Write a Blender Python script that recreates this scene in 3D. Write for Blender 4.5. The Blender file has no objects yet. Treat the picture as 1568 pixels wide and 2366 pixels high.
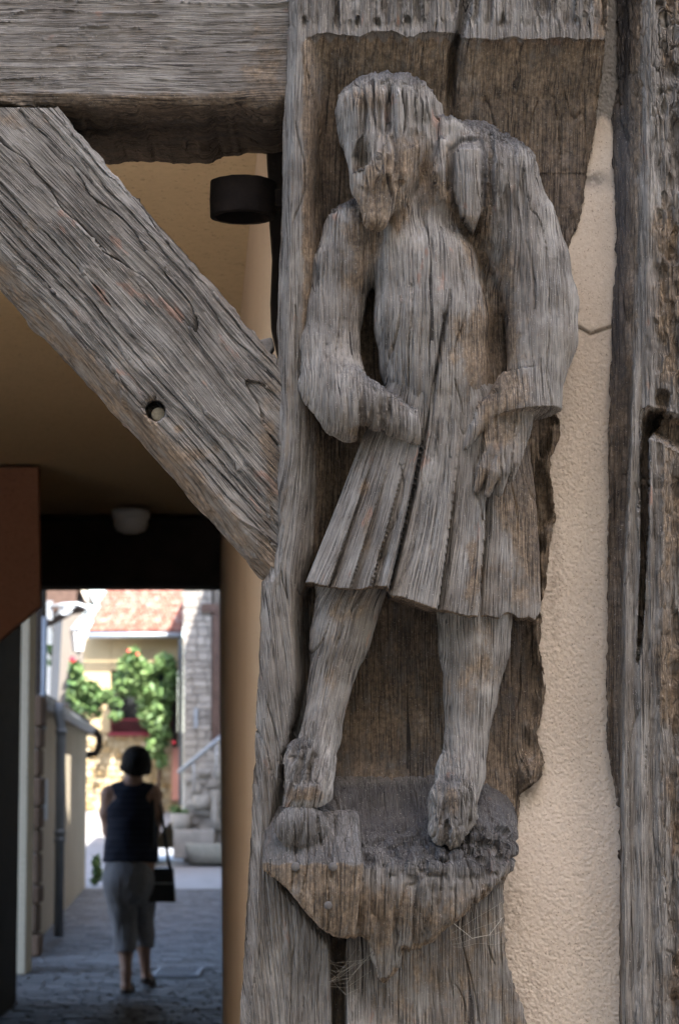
import bpy, math, random
import numpy as np
from mathutils import Vector, Matrix

random.seed(7)
rng = np.random.default_rng(7)
C = bpy.context.scene.collection
sc = bpy.context.scene
R = math.radians

# ------------------------------------------------------------------ camera
F = 5586.0                      # focal length in pixels of a 1568 x 2366 frame
CX, CY = 784.0, 1183.0
CZ = 1.46                       # eye height
PITCH = math.atan(607.0 / F)
cam_d = bpy.data.cameras.new('camera')
cam = bpy.data.objects.new('camera', cam_d)
C.objects.link(cam)
cam.location = (0, 0, CZ)
cam.rotation_euler = (R(90) + PITCH, 0, 0)
cam_d.sensor_fit = 'VERTICAL'
cam_d.sensor_height = 36.0
cam_d.sensor_width = 24.0
cam_d.lens = 36.0 * F / 2366.0
cam_d.clip_start = 0.05
cam_d.clip_end = 2000
cam_d.dof.use_dof = True
cam_d.dof.focus_distance = 2.99
cam_d.dof.aperture_fstop = 13.0
sc.camera = cam

# ------------------------------------------------------------------ sky and sun
SUN_EL, SUN_H = R(54), (0.45, -0.89)
world = bpy.data.worlds.new('World')
sc.world = world
world.use_nodes = True
wn = world.node_tree
wn.nodes.clear()
sky = wn.nodes.new('ShaderNodeTexSky')
sky.sky_type = 'NISHITA'
sky.sun_disc = False
sky.sun_elevation = SUN_EL
sky.sun_rotation = math.atan2(SUN_H[0], SUN_H[1])
sky.altitude = 200
sky.dust_density = 2.0
sky.ozone_density = 1.0
bg = wn.nodes.new('ShaderNodeBackground')
bg.inputs[1].default_value = 0.13
wo = wn.nodes.new('ShaderNodeOutputWorld')
wn.links.new(sky.outputs[0], bg.inputs[0])
wn.links.new(bg.outputs[0], wo.inputs[0])
sd = bpy.data.lights.new('sun', 'SUN')
sd.energy = 3.2
sd.angle = R(0.5)
sd.color = (1.0, 0.94, 0.85)
sun = bpy.data.objects.new('sun', sd)
C.objects.link(sun)
to_sun = Vector((SUN_H[0] * math.cos(SUN_EL), SUN_H[1] * math.cos(SUN_EL), math.sin(SUN_EL))).normalized()
sun.rotation_euler = to_sun.to_track_quat('Z', 'Y').to_euler()
vs = sc.view_settings
vs.view_transform = 'Standard'
vs.look = 'None'
vs.exposure = 3.3
vs.gamma = 1.0
vs.use_curve_mapping = False

# ------------------------------------------------------------------ geometry helpers
ct, st = math.cos(PITCH), math.sin(PITCH)


def P(u, v, Y):
    """frame point (u, v) at the distance Y -> world, works on arrays"""
    xr = (u - CX) / F
    yr = -(v - CY) / F
    dY = ct - yr * st
    t = Y / dY
    return np.stack(np.broadcast_arrays(xr * t, Y + 0.0 * t, CZ + (st + yr * ct) * t), -1)


def proj(X, Y, Z):
    z = Z - CZ
    d = Y * ct + z * st
    return CX + F * X / d, CY - F * (-Y * st + z * ct) / d


S = 3.0 / F                    # metres per frame pixel on the post


def W(u, v, w):
    """post coordinates: w = pixels in front of the plane Y = 3"""
    return P(np.asarray(u, float), np.asarray(v, float), 3.0 - np.asarray(w, float) * S)


def vnoise(p, seed=0):
    p = np.asarray(p, np.float64)
    i = np.floor(p).astype(np.int64)
    f = p - i
    f = f * f * f * (f * (f * 6 - 15) + 10)
    i = i + 5000

    def h(a, b, c):
        n = (a * 374761393 + b * 668265263 + c * 1274126177 + seed * 974711) & 0xFFFFFFFF
        n = ((n ^ (n >> 13)) * 1274126177) & 0xFFFFFFFF
        n = (n ^ (n >> 16)) & 0xFFFFFF
        return n / float(0xFFFFFF)
    x, y, z = i[:, 0], i[:, 1], i[:, 2]
    fx, fy, fz = f[:, 0], f[:, 1], f[:, 2]

    def lx(b, c):
        a0 = h(x, b, c)
        return a0 + (h(x + 1, b, c) - a0) * fx
    a = lx(y, z); b = lx(y + 1, z)
    c = lx(y, z + 1); d = lx(y + 1, z + 1)
    e = a + (b - a) * fy
    g = c + (d - c) * fy
    return e + (g - e) * fz


def fbm(p, seed=0, o=3):
    r, a, t = 0, 1.0, 0
    for k in range(o):
        r = r + a * vnoise(p * (2.03 ** k), seed + k * 17)
        t += a
        a *= 0.5
    return r / t


def sstep(a, b, x):
    t = np.clip((x - a) / (b - a), 0, 1)
    return t * t * (3 - 2 * t)


def interp(table, x):
    t = np.array(table, float)
    return np.interp(x, t[:, 0], t[:, 1])


def link(name, me, mat=None, parent=None):
    if mat is not None:
        me.materials.append(mat)
    o = bpy.data.objects.new(name, me)
    C.objects.link(o)
    if parent is not None:
        o.parent = parent
        if parent.type == 'EMPTY':
            o.matrix_parent_inverse = Matrix.Translation(-parent.location)
    return o


def tag(o, label=None, cat=None, group=None, kind=None):
    if label: o['label'] = label
    if cat: o['category'] = cat
    if group: o['group'] = group
    if kind: o['kind'] = kind
    return o


def thing(name, label, cat, loc=(0, 0, 0), group=None):
    o = bpy.data.objects.new(name, None)
    C.objects.link(o)
    o.location = loc
    o.empty_display_size = 0.1
    return tag(o, label, cat, group)


def mesh_np(name, verts, faces, smooth=True):
    """faces: (n,4) or (n,3) int array"""
    me = bpy.data.meshes.new(name)
    nv, nf, k = len(verts), len(faces), faces.shape[1]
    me.vertices.add(nv)
    me.vertices.foreach_set('co', np.ascontiguousarray(verts, np.float32).ravel())
    me.loops.add(nf * k)
    me.loops.foreach_set('vertex_index', np.ascontiguousarray(faces, np.int32).ravel())
    me.polygons.add(nf)
    me.polygons.foreach_set('loop_start', np.arange(0, nf * k, k, dtype=np.int32))
    me.polygons.foreach_set('use_smooth', np.full(nf, smooth, bool))
    me.update(calc_edges=True)
    return me


def attr(me, name, kind, data):
    a = me.attributes.new(name, kind, 'POINT')
    a.data.foreach_set('vector' if kind == 'FLOAT_VECTOR' else 'color', np.ascontiguousarray(data, np.float32).ravel())


def normals(v, f):
    a = v[f[:, 2]] - v[f[:, 0]]
    b = v[f[:, 3]] - v[f[:, 1]]
    n = np.cross(a, b)
    out = np.zeros_like(v)
    for k in range(4):
        for ax in range(3):
            out[:, ax] += np.bincount(f[:, k], n[:, ax], len(v))
    return out / (np.linalg.norm(out, axis=1, keepdims=True) + 1e-12)


def grid_faces(nr, nc):
    i = np.arange(nr * nc).reshape(nr, nc)
    return np.stack([i[:-1, :-1], i[1:, :-1], i[1:, 1:], i[:-1, 1:]], -1).reshape(-1, 4)


class MB:
    """collects boxes, tubes, prisms and lathes into one mesh"""
    def __init__(self):
        self.v, self.f = [], []

    def add(self, vs_, fs):
        o = len(self.v)
        self.v += [tuple(map(float, q)) for q in vs_]
        self.f += [tuple(i + o for i in q) for q in fs]

    def box(self, lo, hi):
        (a, b, c), (d, e, g) = lo, hi
        self.add([(a, b, c), (d, b, c), (d, e, c), (a, e, c), (a, b, g), (d, b, g), (d, e, g), (a, e, g)],
                 [(0, 3, 2, 1), (4, 5, 6, 7), (0, 1, 5, 4), (1, 2, 6, 5), (2, 3, 7, 6), (3, 0, 4, 7)])

    def obox(self, c, ax, ay, az):
        """oriented box: centre and half-axis vectors"""
        c, ax, ay, az = map(np.array, (c, ax, ay, az))
        q = [c + i * ax + j * ay + k * az for k in (-1, 1) for i, j in ((-1, -1), (1, -1), (1, 1), (-1, 1))]
        self.add(q, [(0, 3, 2, 1), (4, 5, 6, 7), (0, 1, 5, 4), (1, 2, 6, 5), (2, 3, 7, 6), (3, 0, 4, 7)])

    def prism(self, poly, off):
        """poly: list of 3-d points, extruded by the vector off"""
        n = len(poly)
        p = [np.array(q, float) for q in poly]
        q = [x + np.array(off, float) for x in p]
        self.add(p + q, [tuple(range(n)), tuple(range(2 * n - 1, n - 1, -1))] +
                 [(i, i + n, (i + 1) % n + n, (i + 1) % n) for i in range(n)])

    def tube(self, pts, r, n=10, cap=True):
        pts = [np.array(p, float) for p in pts]
        rs = r if hasattr(r, '__len__') else [r] * len(pts)
        o = len(self.v)
        ref = np.array((0.31, 0.52, 0.8))
        vs_ = []
        for i, p in enumerate(pts):
            t = pts[min(i + 1, len(pts) - 1)] - pts[max(i - 1, 0)]
            t /= np.linalg.norm(t) + 1e-9
            a = np.cross(t, ref); a /= np.linalg.norm(a) + 1e-9
            b = np.cross(t, a)
            for k in range(n):
                th = 2 * math.pi * k / n
                vs_.append(p + rs[i] * (math.cos(th) * a + math.sin(th) * b))
        fs = []
        for i in range(len(pts) - 1):
            for k in range(n):
                fs.append((i * n + k, i * n + (k + 1) % n, (i + 1) * n + (k + 1) % n, (i + 1) * n + k))
        if cap:
            fs.append(tuple(range(n - 1, -1, -1)))
            fs.append(tuple(range((len(pts) - 1) * n, len(pts) * n)))
        self.add(vs_, fs)

    def lathe(self, prof, c, n=24, jitter=0.0):
        """prof: list of (radius, z) turned about the vertical through c; closed if first == last"""
        vs_, fs = [], []
        m = len(prof)
        for (r, z) in prof:
            for k in range(n):
                th = 2 * math.pi * k / n
                j = 1 + random.uniform(-jitter, jitter)
                vs_.append((c[0] + r * j * math.cos(th), c[1] + r * j * math.sin(th), c[2] + z))
        for i in range(m - 1):
            for k in range(n):
                fs.append((i * n + k, i * n + (k + 1) % n, (i + 1) * n + (k + 1) % n, (i + 1) * n + k))
        self.add(vs_, fs)

    def build(self, name, mat, parent=None, smooth=False, bevel=0.0, seg=2):
        me = bpy.data.meshes.new(name)
        me.from_pydata(self.v, [], self.f)
        me.validate()
        if smooth:
            me.polygons.foreach_set('use_smooth', [True] * len(me.polygons))
        o = link(name, me, mat, parent)
        if bevel:
            b = o.modifiers.new('bevel', 'BEVEL')
            b.width = bevel; b.segments = seg; b.limit_method = 'ANGLE'
        return o


# ------------------------------------------------------------------ signed distance volumes
class Vol:
    def __init__(self, lo, hi, h):
        self.lo = np.array(lo, float); self.h = h
        n = np.ceil((np.array(hi) - self.lo) / h).astype(int) + 1
        self.a = np.full(n, 0.05, np.float32)
        self.ax = [(self.lo[i] + h * np.arange(n[i])).astype(np.float32) for i in range(3)]

    def sl(self, lo, hi):
        s = []
        for i in range(3):
            a = int(np.clip(math.floor((lo[i] - self.lo[i]) / self.h), 0, self.a.shape[i]))
            b = int(np.clip(math.ceil((hi[i] - self.lo[i]) / self.h) + 1, 0, self.a.shape[i]))
            s.append(slice(a, b))
        x = self.ax[0][s[0]][:, None, None]; y = self.ax[1][s[1]][None, :, None]; z = self.ax[2][s[2]][None, None, :]
        return tuple(s), x, y, z

    def op(self, d, s, k, mode):
        A = self.a[s]
        if mode == 'add':
            if k > 0:
                q = np.maximum(k - np.abs(A - d), 0) / k
                self.a[s] = np.minimum(A, d) - q * q * k * 0.25
            else:
                self.a[s] = np.minimum(A, d)
        else:
            d = -d
            if k > 0:
                q = np.maximum(k - np.abs(A - d), 0) / k
                self.a[s] = np.maximum(A, d) + q * q * k * 0.25
            else:
                self.a[s] = np.maximum(A, d)

    def cone(self, a, b, ra, rb, k=0.0, sy=1.0, mode='add', cut=None):
        a = np.array(a, float); b = np.array(b, float)
        m = max(ra, rb) + k + 0.012
        s, x, y, z = self.sl(np.minimum(a, b) - m, np.maximum(a, b) + m)
        ab = b - a
        ab_s = np.array([ab[0], ab[1] / sy, ab[2]])
        px, py, pz = x - a[0], (y - a[1]) / sy, z - a[2]
        L = float(ab_s @ ab_s) + 1e-12
        t = np.clip((px * ab_s[0] + py * ab_s[1] + pz * ab_s[2]) / L, 0, 1)
        d = np.sqrt((px - t * ab_s[0]) ** 2 + (py - t * ab_s[1]) ** 2 + (pz - t * ab_s[2]) ** 2) - (ra + (rb - ra) * t)
        if sy < 1: d = d * (0.5 + 0.5 * sy)
        if cut is not None:
            for (q, n) in cut:
                n = np.array(n, float); n /= np.linalg.norm(n)
                d = np.maximum(d, (x - q[0]) * n[0] + (y - q[1]) * n[1] + (z - q[2]) * n[2])
        self.op(d.astype(np.float32), s, k, mode)

    def chain(self, pts, k=0.0, sy=1.0, mode='add', cut=None):
        for p, q in zip(pts[:-1], pts[1:]):
            self.cone(p[:3], q[:3], p[3], q[3], k, sy, mode, cut)

    def ell(self, c, r, k=0.0, mode='add', cut=None):
        c = np.array(c, float); r = np.array(r, float)
        s, x, y, z = self.sl(c - r - k - 0.012, c + r + k + 0.012)
        q = np.sqrt(((x - c[0]) / r[0]) ** 2 + ((y - c[1]) / r[1]) ** 2 + ((z - c[2]) / r[2]) ** 2)
        d = (q - 1) * r.min()
        for (p, nn) in (cut or ()):
            nn = np.array(nn, float) / np.linalg.norm(nn)
            d = np.maximum(d, (x - p[0]) * nn[0] + (y - p[1]) * nn[1] + (z - p[2]) * nn[2])
        self.op(d.astype(np.float32), s, k, mode)

    def mesh(self):
        A = self.a
        ins = A < 0
        n = A.shape
        cs = [(0, 0, 0), (1, 0, 0), (0, 1, 0), (1, 1, 0), (0, 0, 1), (1, 0, 1), (0, 1, 1), (1, 1, 1)]

        def view(M, c):
            return M[c[0]:n[0] - 1 + c[0], c[1]:n[1] - 1 + c[1], c[2]:n[2] - 1 + c[2]]
        cnt = np.zeros((n[0] - 1, n[1] - 1, n[2] - 1), np.uint8)
        for c in cs:
            cnt += view(ins, c)
        mask = (cnt > 0) & (cnt < 8)
        I = np.argwhere(mask)
        ids = np.full(mask.shape, -1, np.int32)
        ids[mask] = np.arange(len(I))
        val = np.stack([A[I[:, 0] + c[0], I[:, 1] + c[1], I[:, 2] + c[2]] for c in cs], 1)
        acc = np.zeros((len(I), 3)); num = np.zeros(len(I))
        for a in range(8):
            for b in range(a + 1, 8):
                da = np.array(cs[b]) - np.array(cs[a])
                if np.abs(da).sum() != 1: continue
                va, vb = val[:, a], val[:, b]
                cr = (va < 0) != (vb < 0)
                t = np.where(cr, va / np.where(cr, va - vb, 1), 0)
                p = np.array(cs[a])[None, :] + t[:, None] * da[None, :]
                acc[cr] += p[cr]; num[cr] += 1
        V = self.lo + self.h * (I + acc / num[:, None])
        Q = []
        for ax in range(3):
            o1, o2 = [(1, 2), (2, 0), (0, 1)][ax]
            sl0 = [slice(1, n[i] - 1) for i in range(3)]; sl1 = list(sl0)
            sl0[ax] = slice(0, n[ax] - 1); sl1[ax] = slice(1, n[ax])
            a, b = ins[tuple(sl0)], ins[tuple(sl1)]
            E = np.argwhere(a != b)
            flip = b[tuple(E.T)]
            base = E.copy()
            for i in range(3):
                if i != ax: base[:, i] += 1
            def cell(d1, d2):
                q = base.copy(); q[:, o1] -= d1; q[:, o2] -= d2
                return ids[tuple(q.T)]
            f = np.stack([cell(1, 1), cell(0, 1), cell(0, 0), cell(1, 0)], 1)
            f[flip] = f[flip][:, ::-1]
            Q.append(f)
        Q = np.concatenate(Q)
        return V, Q[(Q >= 0).all(1)]


def poly_sd(px, py, poly):
    """signed distance to a closed polygon, 2-d arrays"""
    d = np.full(px.shape, 1e9)
    inside = np.zeros(px.shape, bool)
    n = len(poly)
    for i in range(n):
        ax, ay = poly[i]; bx, by = poly[(i + 1) % n]
        ex, ey = bx - ax, by - ay
        wx, wy = px - ax, py - ay
        t = np.clip((wx * ex + wy * ey) / (ex * ex + ey * ey), 0, 1)
        d = np.minimum(d, (wx - ex * t) ** 2 + (wy - ey * t) ** 2)
        c = ((ay <= py) != (by <= py)) & (px < (ex * (py - ay) / (ey if ey else 1e-9) + ax))
        inside ^= c
    d = np.sqrt(d)
    return np.where(inside, -d, d)


# ------------------------------------------------------------------ materials
class NT:
    def __init__(self, name):
        self.m = bpy.data.materials.new(name)
        self.m.use_nodes = True
        self.t = self.m.node_tree
        self.t.nodes.clear()
        self.out = self.t.nodes.new('ShaderNodeOutputMaterial')
        self.b = self.t.nodes.new('ShaderNodeBsdfPrincipled')
        self.t.links.new(self.b.outputs[0], self.out.inputs[0])

    def n(self, typ, ins=None, **props):
        q = self.t.nodes.new('ShaderNode' + typ)
        for k, v in props.items(): setattr(q, k, v)
        for k, v in (ins or {}).items(): self.set(q, k, v)
        return q

    def set(self, q, k, v):
        s = q.inputs[k]
        if isinstance(v, bpy.types.NodeSocket): self.t.links.new(v, s)
        elif isinstance(v, bpy.types.Node): self.t.links.new(v.outputs[0], s)
        else: s.default_value = v

    def math(self, op, a, b=0.0, clamp=False):
        return self.n('Math', {0: a, 1: b}, operation=op, use_clamp=clamp).outputs[0]

    def mr(self, x, a, b, c=0.0, d=1.0, smooth=False):
        q = self.n('MapRange', {'Value': x, 'From Min': a, 'From Max': b, 'To Min': c, 'To Max': d})
        if smooth: q.interpolation_type = 'SMOOTHSTEP'
        return q.outputs[0]

    def mix(self, f, a, b, blend='MIX'):
        q = self.n('Mix', data_type='RGBA', blend_type=blend)
        self.set(q, 0, f)
        for i, v in ((6, a), (7, b)):
            if isinstance(v, tuple) and len(v) == 3: v = (*v, 1)
            self.set(q, i, v)
        return q.outputs[2]

    def noise(self, vec, scale=1.0, detail=2.0, rough=0.5, dist=0.0):
        return self.n('TexNoise', {'Vector': vec, 'Scale': scale, 'Detail': detail, 'Roughness': rough, 'Distortion': dist}).outputs[0]

    def scale(self, vec, s):
        return self.n('VectorMath', {0: vec, 1: s}, operation='MULTIPLY').outputs[0]

    def bump(self, h, dist, strength=1.0, prev=None):
        q = self.n('Bump', {'Height': h, 'Distance': dist, 'Strength': strength})
        if prev is not None: self.set(q, 'Normal', prev)
        return q.outputs[0]

    def fin(self, col, rough=0.8, normal=None, spec=0.25, **kw):
        self.set(self.b, 'Base Color', (*col, 1) if isinstance(col, tuple) and len(col) == 3 else col)
        self.set(self.b, 'Roughness', rough)
        self.set(self.b, 'Specular IOR Level', spec)
        if normal is not None: self.set(self.b, 'Normal', normal)
        for k, v in kw.items(): self.set(self.b, k, v)
        return self.m


def oak_material():
    """weathered oak as a solid texture: attribute 'grain' has z along the fibre, 'tone' = brown, end-grain checking, dark, rust"""
    t = NT('weathered_oak')
    g = t.n('Attribute', attribute_name='grain').outputs['Vector']
    tn = t.n('SeparateColor', {0: t.n('Attribute', attribute_name='tone').outputs['Color']})
    brown, check, dark = tn.outputs[0], tn.outputs[1], tn.outputs[2]
    warp = t.n('TexNoise', {'Vector': t.scale(g, (14, 14, 9)), 'Scale': 1.0, 'Detail': 2.0}).outputs[1]
    gw = t.n('VectorMath', {0: g, 1: t.scale(t.n('VectorMath', {0: warp, 1: (0.5, 0.5, 0.5)}, operation='SUBTRACT').outputs[0], (0.007, 0.007, 0.0))}, operation='ADD').outputs[0]
    f1 = t.noise(t.scale(gw, (520, 110, 15)), 1, 2.0, 0.6)            # fine fibres
    f2 = t.noise(t.scale(gw, (205, 42, 10)), 1, 1.5, 0.5)           # furrows
    f3 = t.noise(t.scale(gw, (62, 18, 3.2)), 1, 2.5, 0.55)            # bands
    big = t.noise(t.scale(g, (17, 17, 8)), 1, 4.0, 0.62)
    blot = t.noise(t.scale(g, (55, 55, 30)), 1, 4.0, 0.65)
    # fissures: thin valleys along the fibre
    c2 = t.math('ABSOLUTE', t.math('SUBTRACT', f2, 0.5))
    c3 = t.math('ABSOLUTE', t.math('SUBTRACT', f3, 0.5))
    gx = t.n('SeparateXYZ', {0: gw}).outputs
    ph = t.math('ADD', t.math('MULTIPLY', gx[0], 215.0), t.math('ADD', t.math('MULTIPLY', f3, 3.2), t.math('MULTIPLY', gx[1], 26.0)))
    ln = t.math('ABSOLUTE', t.math('SUBTRACT', t.math('FRACT', ph), 0.5))
    wid = t.mr(t.noise(t.scale(gw, (150, 40, 20)), 1, 2.0, 0.6), 0.40, 0.64, 0.0, 0.17)
    fis2 = t.mr(t.math('SUBTRACT', ln, wid), -0.07, 0.04, 1, 0, True)
    lens = t.mr(c2, 0.004, 0.034, 1, 0, True)
    fis2 = t.math('MAXIMUM', fis2, t.math('MULTIPLY', lens, 0.3))
    ph3 = t.math('ADD', t.math('MULTIPLY', gx[0], 46.0), t.math('ADD', t.math('MULTIPLY', f3, 1.6), t.math('MULTIPLY', gx[1], 9.0)))
    ln3 = t.math('ABSOLUTE', t.math('SUBTRACT', t.math('FRACT', ph3), 0.5))
    wid3 = t.mr(t.noise(t.scale(gw, (46, 14, 7)), 1, 2.0, 0.6), 0.49, 0.70, 0.0, 0.075)
    fis3 = t.mr(t.math('SUBTRACT', ln3, wid3), -0.012, 0.008, 1, 0, True)
    ph1 = t.math('ADD', t.math('MULTIPLY', gx[0], 410.0), t.math('ADD', t.math('MULTIPLY', f2, 2.4), t.math('MULTIPLY', gx[1], 55.0)))
    ln1 = t.math('ABSOLUTE', t.math('SUBTRACT', t.math('FRACT', ph1), 0.5))
    wid1 = t.mr(t.noise(t.scale(gw, (300, 60, 30)), 1, 2.0, 0.6), 0.38, 0.6, 0.0, 0.24)
    fis1 = t.mr(t.math('SUBTRACT', ln1, wid1), -0.08, 0.06, 1, 0, True)
    fis2 = t.math('MULTIPLY', fis2, t.mr(blot, 0.34, 0.54, 0.35, 1))
    fis3 = t.math('MULTIPLY', fis3, t.mr(big, 0.4, 0.55, 0.15, 1))
    fine = t.mr(f1, 0.34, 0.52, 1, 0, True)
    # checking across the fibre
    vor = t.n('TexVoronoi', {'Vector': t.scale(gw, (230, 120, 42)), 'Scale': 1.0, 'Randomness': 0.9}, feature='DISTANCE_TO_EDGE').outputs[0]
    chk = t.math('MULTIPLY', t.mr(vor, 0.0, 0.13, 1, 0, True), t.math('MULTIPLY', check, t.mr(blot, 0.3, 0.6, 0.35, 0.9)))
    grey = t.mix(t.mr(big, 0.3, 0.7), (0.112, 0.096, 0.079), (0.250, 0.225, 0.193))
    grey = t.mix(t.mr(f3, 0.35, 0.65, 0, 0.38), grey, (0.130, 0.100, 0.075))
    bro = t.mix(t.mr(blot, 0.3, 0.7), (0.066, 0.044, 0.027), (0.245, 0.172, 0.11))
    rust = t.mr(t.noise(t.scale(g, (42, 42, 16)), 1, 3.0, 0.6), 0.64, 0.72, 0, 0.55, True)
    grey = t.mix(rust, grey, (0.235, 0.115, 0.07))
    mot = t.noise(t.scale(g, (210, 210, 150)), 1, 3.0, 0.65)
    X_bro = t.mix(t.mr(mot, 0.36, 0.62), t.mix(0.55, bro, (0.03, 0.02, 0.013)), t.mix(0.3, bro, (0.27, 0.2, 0.13)))
    bf = t.math('ADD', brown, t.mr(blot, 0.3, 0.7, -0.34, 0.34), True)
    bf = t.mr(bf, 0.14, 0.72, 0, 1, True)
    col = t.mix(bf, grey, X_bro)
    stn = t.noise(t.scale(g, (26, 20, 15)), 1, 5.0, 0.68)
    col = t.mix(t.mr(stn, 0.42, 0.68, 0, 0.62), col, t.mix(0.6, col, (0.055, 0.045, 0.036)))
    col = t.mix(t.mr(stn, 0.44, 0.26, 0, 0.5), col, t.mix(0.5, col, (0.35, 0.325, 0.29)))
    col = t.mix(t.math('MULTIPLY', dark, t.mr(blot, 0.25, 0.6, 1.0, 0.72)), col, (0.040, 0.038, 0.039))
    col = t.mix(t.math('MULTIPLY', fine, t.mr(bf, 0, 1, 0.6, 0.3)), col, t.mix(0.62, col, (0.03, 0.024, 0.02)))
    area = t.noise(t.scale(g, (38, 20, 24)), 1, 3.0, 0.6)
    fis1 = t.math('MULTIPLY', fis1, t.mr(area, 0.38, 0.62, 0.12, 1.0))
    fis2 = t.math('MULTIPLY', fis2, t.mr(area, 0.36, 0.58, 0.35, 1.0))
    fiss = t.math('MAXIMUM', t.math('MAXIMUM', t.math('MAXIMUM', t.math('MULTIPLY', fis2, 0.85), t.math('MULTIPLY', fis1, 0.72)), fis3), t.math('MULTIPLY', chk, 0.9), True)
    col = t.mix(t.math('MULTIPLY', fiss, 0.94), col, (0.018, 0.014, 0.011))
    speck = t.mr(t.noise(t.scale(g, (700, 700, 500)), 1, 1.0), 0.68, 0.74, 0, 0.35)
    col = t.mix(speck, col, (0.42, 0.38, 0.33))
    h = t.math('SUBTRACT', t.math('MULTIPLY', f1, 0.65), t.math('MULTIPLY', fiss, 1.0))
    nrm = t.bump(h, 0.0022, 0.9)
    return t.fin(col, 0.84, nrm, 0.18)


def render_plaster(name, ca, cb, scale=1.0, dist=0.0025, tone=False, stain=(0.10, 0.07, 0.045), rough_relief=True, coord='Object'):
    t = NT(name)
    o = t.n('TexCoord').outputs[coord]
    n1 = t.noise(o, 2.2 * scale, 4, 0.6)
    n2 = t.noise(o, 130 * scale, 3, 0.6)
    n3 = t.noise(o, 330 * scale, 2, 0.6)
    col = t.mix(t.mr(n1, 0.3, 0.7), ca, cb)
    pit = t.mr(t.noise(o, 210 * scale, 2, 0.6), 0.62, 0.70, 0, 0.6, True)
    col = t.mix(pit, col, stain)
    col = t.mix(t.mr(n2, 0.3, 0.7, 0.0, 0.3), col, tuple(c * 0.62 for c in ca))
    if tone:
        tn = t.n('SeparateColor', {0: t.n('Attribute', attribute_name='tone').outputs['Color']})
        col = t.mix(tn.outputs[0], col, stain)
        col = t.mix(tn.outputs[1], col, (0.17, 0.155, 0.135))
    h = t.math('ADD', t.math('MULTIPLY', n2, 0.8), t.math('MULTIPLY', n3, 0.35))
    nrm = t.bump(h, dist, 0.8) if rough_relief else None
    return t.fin(col, 0.9, nrm, 0.15)


def plain(name, col, rough=0.6, spec=0.3, metal=0.0, var=0.15, scale=6.0, bump=0.0):
    t = NT(name)
    o = t.n('TexCoord').outputs['Object']
    n1 = t.noise(o, scale, 4, 0.6)
    c = t.mix(t.mr(n1, 0.25, 0.75), tuple(x * (1 - var) for x in col), tuple(min(1, x * (1 + var)) for x in col))
    nrm = t.bump(t.noise(o, scale * 6, 3), bump, 0.7) if bump else None
    return t.fin(c, rough, nrm, spec, Metallic=metal)


def per_piece(name, cols, rough=0.8, scale=8.0, bump=0.004):
    """stone, tile or sett: the tint differs from piece to piece"""
    t = NT(name)
    o = t.n('TexCoord').outputs['Object']
    r1 = t.n('ObjectInfo').outputs['Random']
    r2 = t.n('NewGeometry').outputs['Random Per Island']
    r = t.math('FRACT', t.math('ADD', r1, r2))
    q = t.n('ValToRGB', {0: r})
    e = q.color_ramp.elements
    while len(e) < len(cols): e.new(0.5)
    for i, c in enumerate(cols):
        e[i].position = i / (len(cols) - 1); e[i].color = (*c, 1)
    n1 = t.noise(o, scale, 4, 0.6)
    c = t.mix(t.mr(n1, 0.3, 0.75, 0, 0.55), q.outputs[0], tuple(0.45 * sum(x[i] for x in cols) / len(cols) for i in range(3)))
    nrm = t.bump(t.noise(o, scale * 5, 3), bump, 0.7)
    return t.fin(c, rough, nrm, 0.2)


OAK = oak_material()
STUCCO = render_plaster('beige_roughcast', (0.40, 0.322, 0.245), (0.48, 0.395, 0.305), 1.7, 0.0011, True)
PASSWALL = render_plaster('ochre_roughcast', (0.59, 0.475, 0.36), (0.66, 0.54, 0.42), 1.0, 0.003)
CEIL = render_plaster('ochre_ceiling_plaster', (0.58, 0.455, 0.285), (0.64, 0.505, 0.325), 0.5, 0.001)
BRICKRED = render_plaster('red_brown_plaster', (0.30, 0.15, 0.10), (0.34, 0.175, 0.115), 0.5, 0.001)
CREAM = render_plaster('cream_limewash', (0.44, 0.38, 0.29), (0.52, 0.455, 0.35), 0.3, 0.003)
YELLOW = render_plaster('ochre_limewash', (0.35, 0.26, 0.14), (0.42, 0.33, 0.20), 0.3, 0.003)
WHITE = render_plaster('white_limewash', (0.72, 0.68, 0.58), (0.78, 0.74, 0.66), 0.3, 0.003)
GREYR = render_plaster('grey_render', (0.13, 0.115, 0.10), (0.18, 0.16, 0.14), 0.3, 0.004)
DARKWOOD = plain('dark_stained_timber', (0.028, 0.021, 0.017), 0.75, 0.2, 0, 0.35, 12, 0.002)
BROWNWOOD = plain('brown_timber', (0.085, 0.055, 0.045), 0.7, 0.2, 0, 0.3, 12, 0.002)
IRON = plain('rusty_black_iron', (0.016, 0.011, 0.009), 0.85, 0.2, 0.0, 0.5, 40, 0.002)
ZINC = plain('weathered_zinc', (0.33, 0.36, 0.40), 0.42, 0.4, 0.55, 0.2, 8)
PVC = plain('grey_painted_pipe', (0.22, 0.245, 0.28), 0.45, 0.4, 0.0, 0.12, 8)
STONE = per_piece('grey_limestone', [(0.20, 0.185, 0.17), (0.28, 0.262, 0.24), (0.34, 0.32, 0.295), (0.24, 0.22, 0.20)], 0.85, 7)
BROWNSTONE = per_piece('brown_ironstone', [(0.10, 0.065, 0.045), (0.15, 0.10, 0.07), (0.12, 0.085, 0.062)], 0.85, 7)
RUBBLE = per_piece('ochre_rubble', [(0.34, 0.225, 0.10), (0.42, 0.32, 0.18), (0.47, 0.40, 0.28), (0.28, 0.195, 0.095)], 0.9, 9)
TILE = per_piece('clay_roof_tile', [(0.20, 0.07, 0.048), (0.24, 0.10, 0.07), (0.28, 0.17, 0.13), (0.17, 0.06, 0.042), (0.31, 0.215, 0.18)], 0.85, 9, 0.003)
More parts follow.
